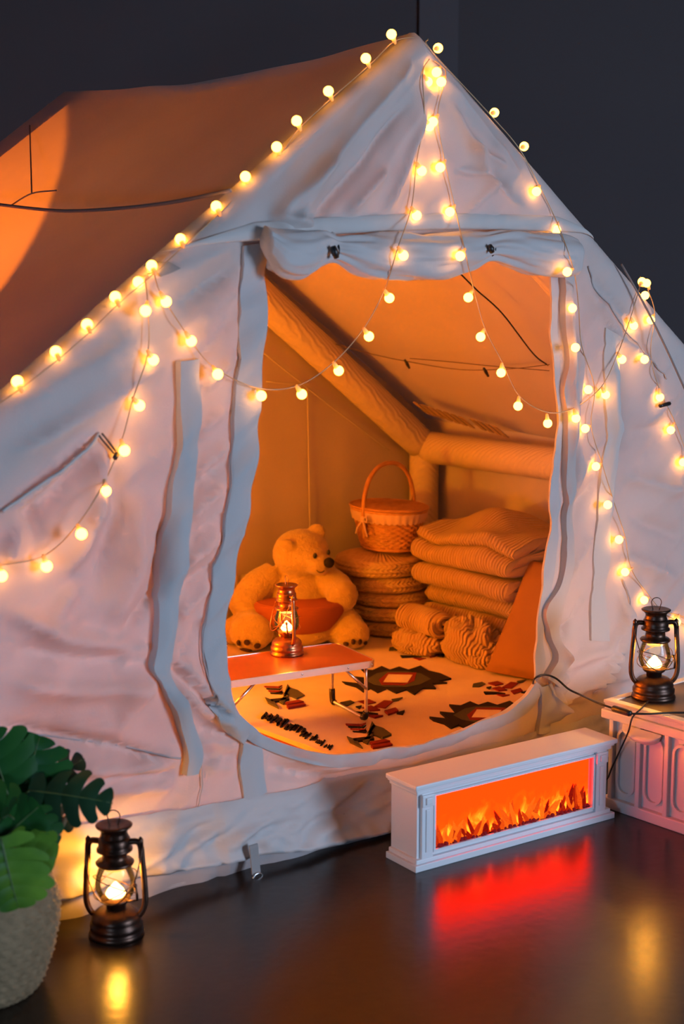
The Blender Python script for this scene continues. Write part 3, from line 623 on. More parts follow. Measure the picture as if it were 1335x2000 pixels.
# ------------------------------------------------------------------ fireplace
fx0, fx1, fy0, fy1, FH = -0.125, 0.505, -0.318, -0.205, 0.212
fpl = thing('electric_fireplace', ((fx0 + fx1) / 2, (fy0 + fy1) / 2, 0), 'low white electric fireplace with a wide glowing orange flame screen', 'fireplace', rz=math.radians(-5.5))
hw, hd = (fx1 - fx0) / 2, (fy1 - fy0) / 2
sx0, sx1, sz0, sz1 = -hw + 0.062, hw - 0.062, 0.040, 0.172
obj('top_slab', join(box(-hw - 0.008, hw + 0.008, -hd - 0.008, hd, FH - 0.012, FH, 0.003), box(-hw - 0.002, hw + 0.002, -hd - 0.002, hd, FH - 0.018, FH - 0.011, 0.002)), 'white', fpl, smooth=False)
obj('cornice', box(-hw + 0.003, hw - 0.003, -hd + 0.003, hd, FH - 0.028, FH - 0.017, 0.003), 'white', fpl, smooth=False)
obj('body', join(box(-hw + 0.010, sx0, -hd + 0.012, hd, 0.02, FH - 0.027), box(sx1, hw - 0.010, -hd + 0.012, hd, 0.02, FH - 0.027), box(sx0, sx1, -hd + 0.012, hd, 0.02, sz0),
     box(sx0, sx1, -hd + 0.012, hd, sz1, FH - 0.027), box(sx0, sx1, -hd + 0.062, hd, sz0, sz1)), 'white', fpl, smooth=False)
obj('plinth', join(box(-hw - 0.006, hw + 0.006, -hd - 0.006, hd, 0.0, 0.016, 0.002), box(-hw + 0.002, hw - 0.002, -hd + 0.002, hd, 0.015, 0.026, 0.003)), 'white', fpl, smooth=False)
for s in (-1, 1):
    c = s * (hw - 0.036)
    pi_ = obj('pilaster', join(box(c - 0.017, c + 0.017, -hd + 0.004, -hd + 0.014, 0.024, FH - 0.027, 0.002), box(c - 0.006, c + 0.006, -hd + 0.001, -hd + 0.008, 0.040, 0.145, 0.002)), 'white', fpl, smooth=False)
    obj('capital', join(box(c - 0.019, c + 0.019, -hd - 0.001, -hd + 0.010, 0.152, 0.182, 0.003), box(c - 0.010, c + 0.010, -hd - 0.005, -hd + 0.004, 0.158, 0.176, 0.003)), 'white', pi_, smooth=False)
obj('screen_frame', join(box(sx0 - 0.006, sx0, -hd + 0.006, -hd + 0.02, sz0 - 0.006, sz1 + 0.006), box(sx1, sx1 + 0.006, -hd + 0.006, -hd + 0.02, sz0 - 0.006, sz1 + 0.006),
     box(sx0, sx1, -hd + 0.006, -hd + 0.02, sz0 - 0.006, sz0), box(sx0, sx1, -hd + 0.006, -hd + 0.02, sz1, sz1 + 0.006)), 'white', fpl, smooth=False)
obj('flame_screen', box(sx0, sx1, -hd + 0.024, -hd + 0.061, sz0, sz1), 'fire', fpl, smooth=False)
logs = []
for k in range(4):
    rr_ = random.Random(k); n = 7; P = []
    for r, z in ((0.8, 0), (1.0, 0.35), (0.7, 0.7), (0.18, 1.0)):
        P.append([(r * (1 + rr_.uniform(-.3, .3)) * math.cos(2 * PI * i / n), r * (1 + rr_.uniform(-.3, .3)) * math.sin(2 * PI * i / n), z + rr_.uniform(-.05, .05)) for i in range(n)])
    V, Fc = grid(np.array(P), closev=True); Fc.append(tuple(range(3 * n, 4 * n))); me = obj('log_piece', (V, Fc), 'ember', fpl, smooth=False); logs.append(me)
first = True; cnt = 0
for k in range(64):
    x = sx0 + 0.012 + (sx1 - sx0 - 0.024) * ((k * 0.618) % 1); src = logs[k % 4]
    o = src if k < 4 else src.copy()
    if k >= 4: COL.objects.link(o)
    fr = (x - sx0) / (sx1 - sx0); h = random.uniform(0.026, 0.066) * (0.75 + 0.4 * math.sin(fr * 9) ** 2); r = random.uniform(0.005, 0.0095)
    o.name = 'glowing_log' if k == 0 else 'glowing_log.%03d' % k
    o.scale = (r, 0.0045, h); o.location = (x, -hd + 0.017 + random.uniform(-0.003, 0.003), sz0 + 0.001); o.rotation_euler = (0, random.uniform(-0.85, 0.85) * min(1, 6 * fr, 6 * (1 - fr)), 0)
cb = []
for k in range(70):
    x = random.uniform(sx0 + 0.006, sx1 - 0.006); r = random.uniform(0.003, 0.007); cb.append(ball((x, -hd + random.uniform(0.010, 0.018), sz0 + r * 0.7), (r, r, r * 0.8), 6, 4))
o = obj('coal_bed', join(*cb), 'coal', fpl, smooth=False); o['kind'] = 'stuff'

# ------------------------------------------------------------------ white storage crate
cx0, cx1, cy0, cy1, CH = 0.545, 0.95, -0.86, -0.275, 0.288
crate = thing('storage_crate', ((cx0 + cx1) / 2, (cy0 + cy1) / 2, 0), 'white panelled storage crate with a dark lid, right of the fireplace', 'crate')
W = dict(parent=crate, world=True, smooth=False)
obj('crate_body', join(box(cx0 + 0.014, cx1 - 0.012, cy0 + 0.012, cy1 - 0.012, 0.012, CH - 0.03)), 'crate', **W)
obj('crate_base', join(box(cx0 - 0.002, cx1, cy0, cy1, 0.0, 0.030, 0.004)), 'crate', **W)
obj('crate_rim', join(box(cx0 - 0.006, cx1 + 0.006, cy0 - 0.006, cy1 + 0.006, CH - 0.046, CH - 0.022, 0.004), box(cx0, cx1, cy0, cy1, CH - 0.022, CH - 0.006, 0.004)), 'crate', **W)
lid = obj('lid_frame', join(box(cx0 - 0.004, cx0 + 0.022, cy0, cy1, CH - 0.006, CH + 0.004, 0.003), box(cx1 - 0.022, cx1, cy0, cy1, CH - 0.006, CH + 0.004, 0.003), box(cx0 + 0.02, cx1 - 0.02, cy1 - 0.024, cy1, CH - 0.006, CH + 0.004, 0.003), box(cx0 + 0.02, cx1 - 0.02, cy0, cy0 + 0.024, CH - 0.006, CH + 0.004, 0.003)), 'crate', **W)
obj('lid_inset', box(cx0 + 0.02, cx1 - 0.02, cy0 + 0.02, cy1 - 0.02, CH - 0.008, CH + 0.001), 'darkwood', **W)
def stadium(y0, y1, z0, z1, n=8):
    r = (y1 - y0) / 2; c = (y0 + y1) / 2
    return [(c + r * math.cos(PI + PI * i / n), z0 + r + r * math.sin(PI + PI * i / n)) for i in range(n + 1)] + [(c + r * math.cos(PI * i / n), z1 - r + r * math.sin(PI * i / n)) for i in range(n + 1)]
np_ = 6; pw = (cy1 - cy0 - 0.05) / np_
for i in range(np_ + 1):
    y = cy1 - 0.025 - i * pw; obj('crate_rib', box(cx0, cx0 + 0.02, y - 0.007, y + 0.007, 0.028, CH - 0.044, 0.003), 'crate', **W)
for i in range(np_):
    y = cy1 - 0.025 - i * pw; a, b = y - pw + 0.014, y - 0.014
    st = stadium(a, b, 0.045, CH - 0.062); st2 = stadium(a + 0.007, b - 0.007, 0.052, CH - 0.069); n = len(st)
    V = [(cx0 + 0.013, p, z) for p, z in st] + [(cx0 + 0.006, p, z) for p, z in st] + [(cx0 + 0.006, p, z) for p, z in st2] + [(cx0 + 0.013, p, z) for p, z in st2]
    Fc = [(k * n + j, k * n + (j + 1) % n, (k + 1) * n + (j + 1) % n, (k + 1) * n + j) for k in range(3) for j in range(n)]
    obj('crate_panel', (V, Fc), 'crate', **W)
# recessed scoop handle
hy = cy1 - 0.025 - 1.15 * pw
P = []
for t in np.linspace(-1, 1, 25):
    P.append([(cx0 - 0.004 - 0.020 * math.sin(PI * s) * math.sqrt(max(0, 1 - t * t)), hy + 0.062 * t, CH - 0.052 - 0.034 * s * math.sqrt(max(0, 1 - t * t)) + (0.004 if s == 0 else 0)) for s in np.linspace(0, 1, 9)])
obj('crate_handle', grid(np.array(P)), 'crate', parent=crate, world=True)

# ------------------------------------------------------------------ lanterns
def lantern(loc, rz, metal, label, power, s=1.0):
    t = thing('oil_lantern', loc, label, 'lantern', 'hurricane lanterns', rz); t.scale = (s, s, s)
    obj('base', lathe([(0.0, 0), (0.057, 0.0), (0.059, 0.004), (0.057, 0.010), (0.053, 0.013), (0.056, 0.018), (0.056, 0.027), (0.051, 0.031), (0.053, 0.036), (0.050, 0.046), (0.040, 0.055), (0.026, 0.060), (0.0, 0.061)], 44), metal, t)
    obj('burner', lathe([(0.020, 0.058), (0.021, 0.070), (0.027, 0.073), (0.031, 0.078), (0.031, 0.082), (0.0, 0.083)], 32), metal, t)
    obj('globe', lathe([(0.030, 0.080), (0.037, 0.090), (0.042, 0.104), (0.043, 0.116), (0.040, 0.132), (0.035, 0.148), (0.032, 0.160)], 36, cap=False), 'glass', t)
    obj('flame', lathe([(0.0, 0.083), (0.017, 0.085), (0.021, 0.091), (0.017, 0.100), (0.009, 0.109), (0.003, 0.116), (0.0, 0.118)], 20), 'flame', t)
    obj('reflector', lathe([(0.022, 0.146), (0.012, 0.150), (0.008, 0.157), (0.0, 0.158)], 20), 'pilot', t)
    obj('chimney', lathe([(0.030, 0.154), (0.039, 0.157), (0.041, 0.161), (0.037, 0.165), (0.027, 0.167), (0.026, 0.182), (0.030, 0.186), (0.038, 0.188), (0.038, 0.192), (0.033, 0.195), (0.034, 0.200), (0.033, 0.214), (0.029, 0.217)], 40), metal, t)
    obj('cap', lathe([(0.029, 0.215), (0.030, 0.219), (0.028, 0.224), (0.028, 0.230), (0.032, 0.236), (0.038, 0.240), (0.039, 0.243), (0.034, 0.245), (0.022, 0.243), (0.0, 0.243)], 40), metal, t)
    a = np.linspace(-0.35, PI + 0.35, 22); q = np.stack([0.0135 * np.cos(a), np.zeros(22), 0.262 + 0.013 * np.sin(a)], 1)
    q = np.vstack([[0.008, 0, 0.240], q, [-0.008, 0, 0.240]]); obj('hanging_loop', tube(smooth_path(q, 3), 0.0012, 6), metal, t)
    for sg in (-1, 1):
        q = smooth_path([(0.044 * sg, 0, 0.040), (0.056 * sg, 0, 0.052), (0.063 * sg, 0, 0.075), (0.062 * sg, 0, 0.12), (0.058 * sg, 0, 0.17), (0.056 * sg, 0, 0.196), (0.049 * sg, 0, 0.207), (0.032 * sg, 0, 0.207)], 7)
        st = obj('side_tube', tube(q, 0.0066, 10), metal, t)
        obj('bail_ear', join(lathe([(0.0, 0.198), (0.006, 0.199), (0.006, 0.212), (0.003, 0.216), (0.0, 0.219)], 12)), metal, st).location = (0.056 * sg, 0, 0)
    # the bail hangs down one side, two guard wires cross the globe
    a = np.linspace(0, PI, 26); obj('bail_handle', tube(np.stack([0.060 * np.cos(a), -0.052 * np.sin(a) - 0.004, 0.203 - 0.115 * np.sin(a)], 1), 0.0014, 6), metal, t)
    for sg in (-1, 1):
        q = [(0.046 * math.cos(x) , 0.046 * math.sin(x), 0.112 + sg * 0.022 * math.sin(x * 1.0 + 0.9)) for x in np.linspace(0, 2 * PI, 41)[:-1]]
        obj('guard_wire', tube(q, 0.0011, 6, closed=True), metal, t)
    obj('lever', join(tube([(0.050, -0.018, 0.085), (0.050, -0.020, 0.100), (0.046, -0.020, 0.118)], 0.003, 6), tube([(0.02, -0.012, 0.078), (0.050, -0.018, 0.085)], 0.002, 6), ball((0.046, -0.020, 0.118), 0.005, 8, 6)), metal, t)
    d = bpy.data.lights.new('lantern_flame_light', 'POINT'); d.energy = power; d.color = (1.0, 0.40, 0.04); d.shadow_soft_size = 0.014
    l = bpy.data.objects.new('lantern_flame_light', d); COL.objects.link(l); l.parent = t; l.location = (0, 0, 0.124)
    return t
lantern((-0.845, -0.125, 0.0), math.radians(-44), 'bronze', 'dark bronze lantern standing on the concrete floor beside the potted plant', 2.5)
bl = onZ(1275, 1362, CH + 0.001); lantern((bl[0], bl[1], CH + 0.001), math.radians(-36), 'bronze', 'dark bronze lantern standing on the white storage crate', 2.6, 0.97)
TZ = 0.243
tl = onZ(560, 1277, TZ); lantern((tl[0], tl[1], TZ), math.radians(-105), 'copper', 'shiny copper lantern standing on the folding table inside the tent', 1.3, 0.88)

# ------------------------------------------------------------------ sleeping pad, rug
RZ = 0.050
pad = obj('floor_mattress', box(0.19, 1.66, 0.13, 1.60, 0.011, 0.036, 0.008), 'mattress', smooth=False); tag(pad, 'thin red floor mattress showing under the patterned rug at the tent door', 'mattress')
rug = thing('patterned_rug', (0.9, 0.85, 0.037), 'cream woven rug with dark geometric motifs on the tent floor', 'rug')
def rug_h(u, w): return RZ + 0.003 * float(vnoise(u * 5, w * 5, 101)) + 0.002 * float(vnoise(u * 12, w * 12, 103))
P = np.array([[(u, w, rug_h(u, w)) for w in np.linspace(0.12, 1.60, 60)] for u in np.linspace(0.175, 1.665, 60)])
Q = P.copy(); Q[..., 2] = 0.0365
edge = [P[0, :], P[:, -1], P[-1, ::-1], P[::-1, 0]]; loop = np.vstack([e[:-1] for e in edge]); lo = loop.copy(); lo[:, 2] = 0.0365
V1, F1 = grid(P); V2, F2 = grid(np.stack([loop, lo]), closev=True)
obj('rug_weave', join((V1, [f[::-1] for f in F1]), (V2, F2)), 'rug', rug, world=True)
def motif(px, m, off=0.0016, name='motif'):
    q = [onZ(x, y, RZ) for x, y in px]; V = [(p[0], p[1], RZ + 0.003 + off) for p in q] + [(p[0], p[1], RZ - 0.004) for p in q]; n = len(q)
    bm = bmesh.new(); vs_ = [bm.verts.new(v) for v in V]
    bm.faces.new(vs_[:n]); 
    for i in range(n): bm.faces.new((vs_[i], vs_[i + n], vs_[(i + 1) % n + n], vs_[(i + 1) % n]))
    bmesh.ops.triangulate(bm, faces=[f for f in bm.faces if len(f.verts) > 4]); bmesh.ops.recalc_face_normals(bm, faces=bm.faces[:])
    bm.verts.index_update(); vf = ([tuple(v.co) for v in bm.verts], [tuple(v.index for v in f.verts) for f in bm.faces]); bm.free()
    return obj(name, vf, m, rug, smooth=False, world=True)
def diamond(cx, cy, sx=1.0, sy=1.0):
    o = [(-108, 4), (-72, 8), (-88, -6), (-56, -3), (-70, -20), (-48, -18), (-30, -26), (-14, -19), (4, -25), (22, -19), (46, -27), (62, -17), (84, -12), (106, -2), (80, 3), (98, 6), (68, 8), (76, 17), (50, 17), (34, 29), (18, 20), (-2, 27), (-20, 19), (-38, 26), (-52, 19), (-66, 26), (-80, 16), (-100, 10)]
    motif([(cx + x * sx, cy + y * sy) for x, y in o], 'rug_black')
    motif([(cx + x * sx, cy + y * sy) for x, y in [(-62, 2), (-40, -11), (-20, -15), (20, -15), (46, -11), (66, 0), (44, 11), (20, 15), (-22, 15), (-44, 11)]], 'rug_grey', 0.0026)
    motif([(cx + x * sx, cy + y * sy) for x, y in [(-36, 2), (-18, -12), (38, -12), (34, 4), (14, 13), (-30, 12)]], 'rug_red', 0.0034)
    motif([(cx + x * sx, cy + y * sy) for x, y in [(-17, -8), (30, -7), (20, 8), (-27, 7)]], 'rug', 0.0042)
diamond(775, 1329); diamond(948, 1398, 1.02, 1.0)
def feather(cx, cy, s=1.0, fl=1):
    for pts, m in (([(-64, -10), (-44, -14), (-36, -10), (-50, -4), (-66, -4)], 'rug_grey'), ([(-30, -12), (-8, -16), (6, -10), (-14, -6)], 'rug_red'), ([(2, -2), (22, -14), (40, -12), (24, 0)], 'rug_red'),
                   ([(-20, 0), (-4, -4), (14, 4), (-6, 6)], 'rug_red'), ([(22, 6), (44, 0), (50, 6), (30, 13)], 'rug_red'), ([(-40, 8), (-10, 9), (10, 12), (-36, 13)], 'rug_black'),
                   ([(36, -16), (58, -20), (50, -14), (40, -12)], 'rug_grey'), ([(-10, 14), (20, 15), (4, 19)], 'rug_red'), ([(46, 10), (62, 5), (58, 12)], 'rug_black'), ([(-34, -2), (-22, -4), (-26, 2)], 'rug_black')):
        motif([(cx + x * s * fl, cy + y * s) for x, y in pts], m)
feather(728, 1384, 1.0); feather(815, 1275, 0.85); feather(978, 1346, 0.85)
def bird(cx, cy, s=1.0):
    for pts, m in (([(-36, 2), (-20, 8), (-8, 22), (-30, 12)], 'rug_grey'), ([(0, -4), (10, -18), (28, -12), (42, -2), (26, 4), (16, 0)], 'rug_grey'), ([(-8, 10), (6, -6), (12, -4), (0, 14)], 'rug_grey'), ([(-26, 6), (10, 2), (12, 6), (-22, 11)], 'rug_black'),
                   ([(8, -24), (14, -16), (4, 2), (0, 0)], 'rug_grey'), ([(6, 18), (40, 13), (44, 16), (10, 22)], 'rug_red'), ([(4, 12), (30, 7), (40, 10), (8, 16)], 'rug_red')):
        motif([(cx + x * s, cy + y * s) for x, y in pts], m)
    for k in range(4):
        motif([(cx + x * s, cy + (y + 4.2 * k) * s) for x, y in [(-38 + 4 * k, -20), (-10 + 3 * k, -19), (-2, -22), (-8 + 2 * k, -17), (-36 + 4 * k, -18)]], 'rug_red' if k % 2 == 0 else 'rug_black')
bird(553, 1362, 1.0); bird(717, 1438, 1.12); 
motif([(572, 1322), (604, 1318), (606, 1321), (578, 1327)], 'rug_black')
for k in range(60):                                    # printed fringe near the rug's left edge
    t = k / 59; x = 512 + 134 * t + random.uniform(-5, 5); y = 1398 + 64 * t + random.uniform(-4, 4); l = random.uniform(5, 12) * (0.5 + 0.8 * math.sin(PI * min(1, t * 1.1)))
    motif([(x - 2, y + 2), (x + l * 0.5, y - l * 0.7), (x + l * 0.9, y - l * 0.5), (x + 1.5, y + 2)], 'rug_black', name='fringe_mark')

# ------------------------------------------------------------------ folding table
p0 = onZ(447, 1331, TZ); p1 = onZ(737, 1290, TZ); p2 = onZ(655, 1257, TZ)
ang = math.atan2(p1[1] - p0[1], p1[0] - p0[0]); LT = float(np.linalg.norm((p1 - p0)[:2])) + 0.02; DT = float(np.linalg.norm((p2 - p1)[:2])) + 0.012
tab = thing('folding_table', (p1[0], p1[1], 0.0), 'low folding table with a red-brown wooden top and aluminium legs', 'table', rz=ang)
def rrect(x0, x1, y0, y1, r, n=7):
    o = []
    for cx, cy, a0 in ((x1 - r, y0 + r, -PI / 2), (x1 - r, y1 - r, 0), (x0 + r, y1 - r, PI / 2), (x0 + r, y0 + r, PI)):
        o += [(cx + r * math.cos(a0 + PI / 2 * i / n), cy + r * math.sin(a0 + PI / 2 * i / n)) for i in range(n + 1)]
    return o
obj('table_top', prism(rrect(-LT + 0.003, -0.003, 0.003, DT - 0.003, 0.026), 'z', TZ - 0.014, TZ), 'wood', tab, smooth=False)
ro = rrect(-LT, 0, 0, DT, 0.028); ri = rrect(-LT + 0.004, -0.004, 0.004, DT - 0.004, 0.025); n = len(ro)
V = [(x, y, z) for z in (TZ - 0.020, TZ + 0.001) for x, y in ro] + [(x, y, z) for z in (TZ - 0.020, TZ + 0.001) for x, y in ri]
Fc = [f for i in range(n) for j in [(i + 1) % n] for f in ((i, j, n + j, n + i), (2 * n + j, 2 * n + i, 3 * n + i, 3 * n + j), (n + i, n + j, 3 * n + j, 3 * n + i), (j, i, 2 * n + i, 2 * n + j))]
trim = obj('edge_trim', (V, Fc), 'alu', tab, smooth=False)
for x in (-0.02, -0.10, -LT * 0.5, -LT + 0.02):
    obj('rivet', ball((x, -0.0005, TZ - 0.010), (0.003, 0.0015, 0.003), 10, 6), 'steel', trim)
for xe, zf in ((-0.028, RZ + 0.012), (-LT + 0.03, 0.020)):
    q = smooth_path([(xe, 0.022, TZ - 0.018), (xe, 0.020, 0.12), (xe, 0.020, zf + 0.012)], 3); q2 = np.array([(xe, 0.032, zf)]); q3 = np.array([(xe, DT - 0.032, zf)]); q4 = smooth_path([(xe, DT - 0.020, zf + 0.012), (xe, DT - 0.020, 0.12), (xe, DT - 0.022, TZ - 0.018)], 3)
    lg = obj('leg_frame', tube(np.vstack([q, q2, q3, q4]), 0.0055, 10), 'alu', tab)
    for a, b in (((xe, 0.020, zf + 0.022), (xe, 0.042, zf)), ((xe, DT - 0.020, zf + 0.040), (xe, DT - 0.036, zf))):
        pm = ((xe), a[1] if True else 0, zf + 0.006)
        obj('rubber_foot', tube(smooth_path([a, (xe, a[1] + (b[1] - a[1]) * 0.25, zf + 0.004), b], 4), 0.0095, 10), 'black', lg)
    sgn = -1 if xe > -0.1 else 1
    for yy in (0.012, DT - 0.014):
        obj('leg_brace', tube([(xe + sgn * 0.075, yy, TZ - 0.020), (xe, yy + 0.006, 0.155)], [0.0045, 0.0045], 8), 'alu', lg)

# ------------------------------------------------------------------ plush bear
bear = thing('plush_bear', (0.905, 1.452, RZ + 0.002), 'large golden plush teddy bear sitting against the back wall of the tent', 'teddy bear', rz=YAW)
def blob(c, r, rot=None): return ball(c, r, 24, 16, rot)
def limb(pts, rad): return tube(smooth_path(pts, 6), np.interp(np.linspace(0, 1, (len(pts) - 1) * 6 + 1), np.linspace(0, 1, len(rad)), rad), 18)
body_parts = [blob((0, 0.06, 0.150), (0.125, 0.105, 0.150)), blob((0.005, 0.035, 0.325), (0.105, 0.098, 0.090)), blob((0, 0.045, 0.235), (0.085, 0.07, 0.06)),
     blob((0.068, -0.040, 0.300), (0.046, 0.046, 0.040)), blob((0.045, -0.02, 0.315), (0.06, 0.055, 0.05)),
     blob((0.060, 0.045, 0.400), (0.034, 0.018, 0.034)), blob((-0.045, -0.050, 0.372), (0.036, 0.014, 0.022), Matrix.Rotation(0.35, 3, 'Y')),
     limb([(-0.09, 0.04, 0.245), (-0.155, 0.01, 0.205), (-0.205, -0.03, 0.150), (-0.215, -0.05, 0.135)], [0.055, 0.062, 0.055, 0.035]), blob((-0.190, -0.022, 0.165), (0.060, 0.055, 0.055)),
     limb([(0.09, 0.03, 0.240), (0.135, -0.01, 0.210), (0.150, -0.04, 0.190)], [0.05, 0.055, 0.05]), blob((0.152, -0.045, 0.188), (0.058, 0.052, 0.060)),
     limb([(-0.09, 0.03, 0.085), (-0.160, -0.04, 0.075), (-0.185, -0.10, 0.070)], [0.075, 0.078, 0.066]), blob((-0.168, -0.115, 0.070), (0.080, 0.052, 0.068)),
     limb([(0.09, 0.03, 0.085), (0.150, -0.02, 0.075), (0.190, -0.07, 0.062)], [0.075, 0.074, 0.056]), blob((0.190, -0.082, 0.056), (0.062, 0.048, 0.055)), blob((0, -0.03, 0.055), (0.13, 0.09, 0.055)), blob((-0.24, -0.03, 0.055), (0.04, 0.05, 0.05))]
bo = obj('body', join(*body_parts), 'fur', bear)
md = bo.modifiers.new('remesh', 'REMESH'); md.mode = 'VOXEL'; md.voxel_size = 0.0065; md.use_smooth_shade = True
md = bo.modifiers.new('smooth', 'SMOOTH'); md.iterations = 5; md.factor = 0.6
tx = bpy.data.textures.new('fur_clumps', 'CLOUDS'); tx.noise_scale = 0.012
md = bo.modifiers.new('fuzz', 'DISPLACE'); md.texture = tx; md.strength = 0.005; md.mid_level = 0.5
# knitted belly: bowl-shaped, flat on top
pr = [(0.010, 0.185), (0.145, 0.182), (0.158, 0.172), (0.156, 0.150), (0.142, 0.115), (0.115, 0.082), (0.080, 0.060)]
kb = obj('knit_belly', lathe([(r, z) for r, z in pr[::-1]], 48, 1.0, 0.86), 'knit', bear, label='rust-brown knitted belly'); kb.location = (0.0, -0.028, -0.012); kb.scale = (1.08, 1.05, 1.0)
obj('nose', ball((0.106, -0.074, 0.312), (0.020, 0.017, 0.019), 16, 10), 'nose', bear)
obj('eye', ball((0.056, -0.070, 0.336), (0.0075, 0.006, 0.011), 12, 8), 'black', bear); obj('eye', ball((0.104, -0.035, 0.342), (0.0065, 0.006, 0.010), 12, 8), 'black', bear)
obj('mouth', tube(smooth_path([(0.062, -0.086, 0.288), (0.070, -0.090, 0.281), (0.082, -0.090, 0.281), (0.090, -0.087, 0.286)], 4), 0.0018, 6), 'black', bear)
def paw(c, r, pts):
    for dx, dz, s in pts:
        x, z = dx / r[0], dz / r[2]; y = -math.sqrt(max(0.05, 1 - x * x - z * z)) * r[1]
        p = Vector((c[0] + dx, c[1] + y - 0.0005, c[2] + dz)); nrm_ = Vector((x / r[0], y / r[1] / r[1], z / r[2])).normalized()
        R = Vector((0, -1, 0)).rotation_difference(nrm_).to_matrix(); obj('paw_pad', ball(p, (s[0], 0.005, s[1]), 14, 8, R), 'pad', bear)
paw((-0.168, -0.115, 0.070), (0.084, 0.056, 0.072), [(-0.044, -0.030, (0.0085, 0.013)), (-0.014, -0.026, (0.012, 0.012)), (0.022, -0.040, (0.013, 0.013)), (-0.020, -0.058, (0.024, 0.009))])
paw((0.190, -0.082, 0.056), (0.066, 0.052, 0.059), [(-0.024, -0.028, (0.011, 0.010)), (0.002, -0.018, (0.009, 0.012)), (0.026, -0.020, (0.008, 0.012)), (0.046, -0.028, (0.008, 0.009))])

# ------------------------------------------------------------------ straw cushions
PX, PY = 1.272, 1.415
def straw_cushion(r, h, dome, seed):
    n = 270; prof = []; rows = 4 if dome else 3
    for i in range(rows * 6 + 1):
        a = i / (rows * 6); prof.append((r + 0.012 * math.sin(PI * a), h * (0.04 + 0.92 * a), a))
    for i in range(1, 13):
        t = i / 12; prof.append((r * (1 - t) + 0.002, h * 0.96 + (0.024 if dome else 0.004) * math.sin(PI / 2 * t), 1 + t * 3))
    P = []
    for rr_, z, a in prof:
        k = a * rows; row = []
        for j in range(n):
            th = 2 * PI * j / n; ph = 0.5 + 0.5 * math.cos(2 * PI * k)
            br = 0.0026 * math.sin(54 * th + (1 if int(k) % 2 else -1) * 7 * ((k % 1) - 0.5)) - 0.0045 * ph ** 2
            R = rr_ + (br if a <= 1 else 0); row.append((R * math.cos(th), R * math.sin(th), z + (br * 0.8 if a > 1 else 0)))
        P.append(row)
    V, Fc = grid(np.array(P), closev=True); m = len(P); Fc = [f[::-1] for f in Fc]; Fc += [tuple(range(n))[::-1], tuple((m - 1) * n + j for j in range(n))]
    return V, Fc
z = RZ + 0.003; names = ['bottom', 'fourth from the top', 'third from the top', 'second from the top', 'top']
labs = ['bottom one of five stacked round braided straw cushions, lying on the rug', 'round braided straw cushion, second from the bottom of the stack of five', 'round braided straw cushion in the middle of the stack of five',
        'round braided straw cushion just under the topmost one of the stack', 'topmost and widest round straw cushion, carrying the wicker basket']
for k, (r, h, ox, oy) in enumerate([(0.130, 0.056, .026, -.018), (0.133, 0.054, .022, -.018), (0.136, 0.054, .024, -.016), (0.143, 0.062, .014, -.01), (0.158, 0.066, -0.008, 0.006)]):
    o = obj('straw_cushion', straw_cushion(r, h, k == 4, k), 'straw'); o.location = (PX + ox, PY + oy, z); o.rotation_euler[2] = k * 1.3
    tag(o, labs[k], 'cushion', 'stacked straw cushions'); z += h * 0.98 + 0.001
    if k == 4: z += 0.023
pt = z
# ------------------------------------------------------------------ wicker basket
bk = thing('wicker_basket', (PX + 0.015, PY - 0.015, pt), 'oval wicker picnic basket with arched handle and lace-edged lining', 'basket', rz=math.radians(0))
RX, RY = 0.118, 0.155
def weave_body():
    n, m = 176, 46; P = []
    for i in range(m + 1):
        t = i / m; f = 0.74 + 0.26 * t ** 0.7; row = []
        for j in range(n):
            th = 2 * PI * j / n; wv = 0.0030 * math.sin(22 * th + (PI if int(t * 15) % 2 else 0)) - 0.0030 * (0.5 + 0.5 * math.cos(2 * PI * t * 15))
            row.append(((RX * f + wv) * math.cos(th), (RY * f + wv) * math.sin(th), 0.002 + 0.145 * t))
        P.append(row)
    V, Fc = grid(np.array(P), closev=True); Fc = [f[::-1] for f in Fc]; Fc.append(tuple(range(n))[::-1]); return V, Fc
obj('basket_body', weave_body(), 'wicker', bk)
def ell(rx, ry, z, n=64, wob=0): return [(rx * math.cos(2 * PI * k / n), ry * math.sin(2 * PI * k / n), z + wob * math.sin(6 * PI * k / n)) for k in range(n)]
obj('basket_rim', join(tube(ell(RX + .003, RY + .003, 0.148), 0.0065, 8, closed=True), tube(ell(RX * .75, RY * .75, 0.006), 0.006, 8, closed=True)), 'wicker', bk)
P = []; n = 220
for s in np.linspace(0, 1, 7):
    row = []
    for j in range(n):
        th = 2 * PI * j / n; sc = 0.006 * abs(math.sin(20 * th)) if s > 0.95 else 0; rr_ = 0.008 + 0.002 * math.sin(31 * th) * s + 0.003 * math.sin(PI * s)
        row.append(((RX + rr_ - 0.008 * s) * math.cos(th), (RY + rr_ - 0.008 * s) * math.sin(th), 0.152 - 0.040 * s - sc))
    P.append(row)
obj('lace_lining', grid(np.array(P), closev=True), 'lace', bk)
obj('handle', tube(smooth_path([(-0.118, 0, 0.05), (-0.124, 0, 0.135), (-0.120, 0, 0.20), (-0.098, 0, 0.262), (-0.055, 0, 0.305), (0, 0, 0.318), (0.055, 0, 0.305), (0.098, 0, 0.262), (0.120, 0, 0.20), (0.124, 0, 0.135), (0.118, 0, 0.05)], 8), 0.0085, 10), 'wicker', bk)
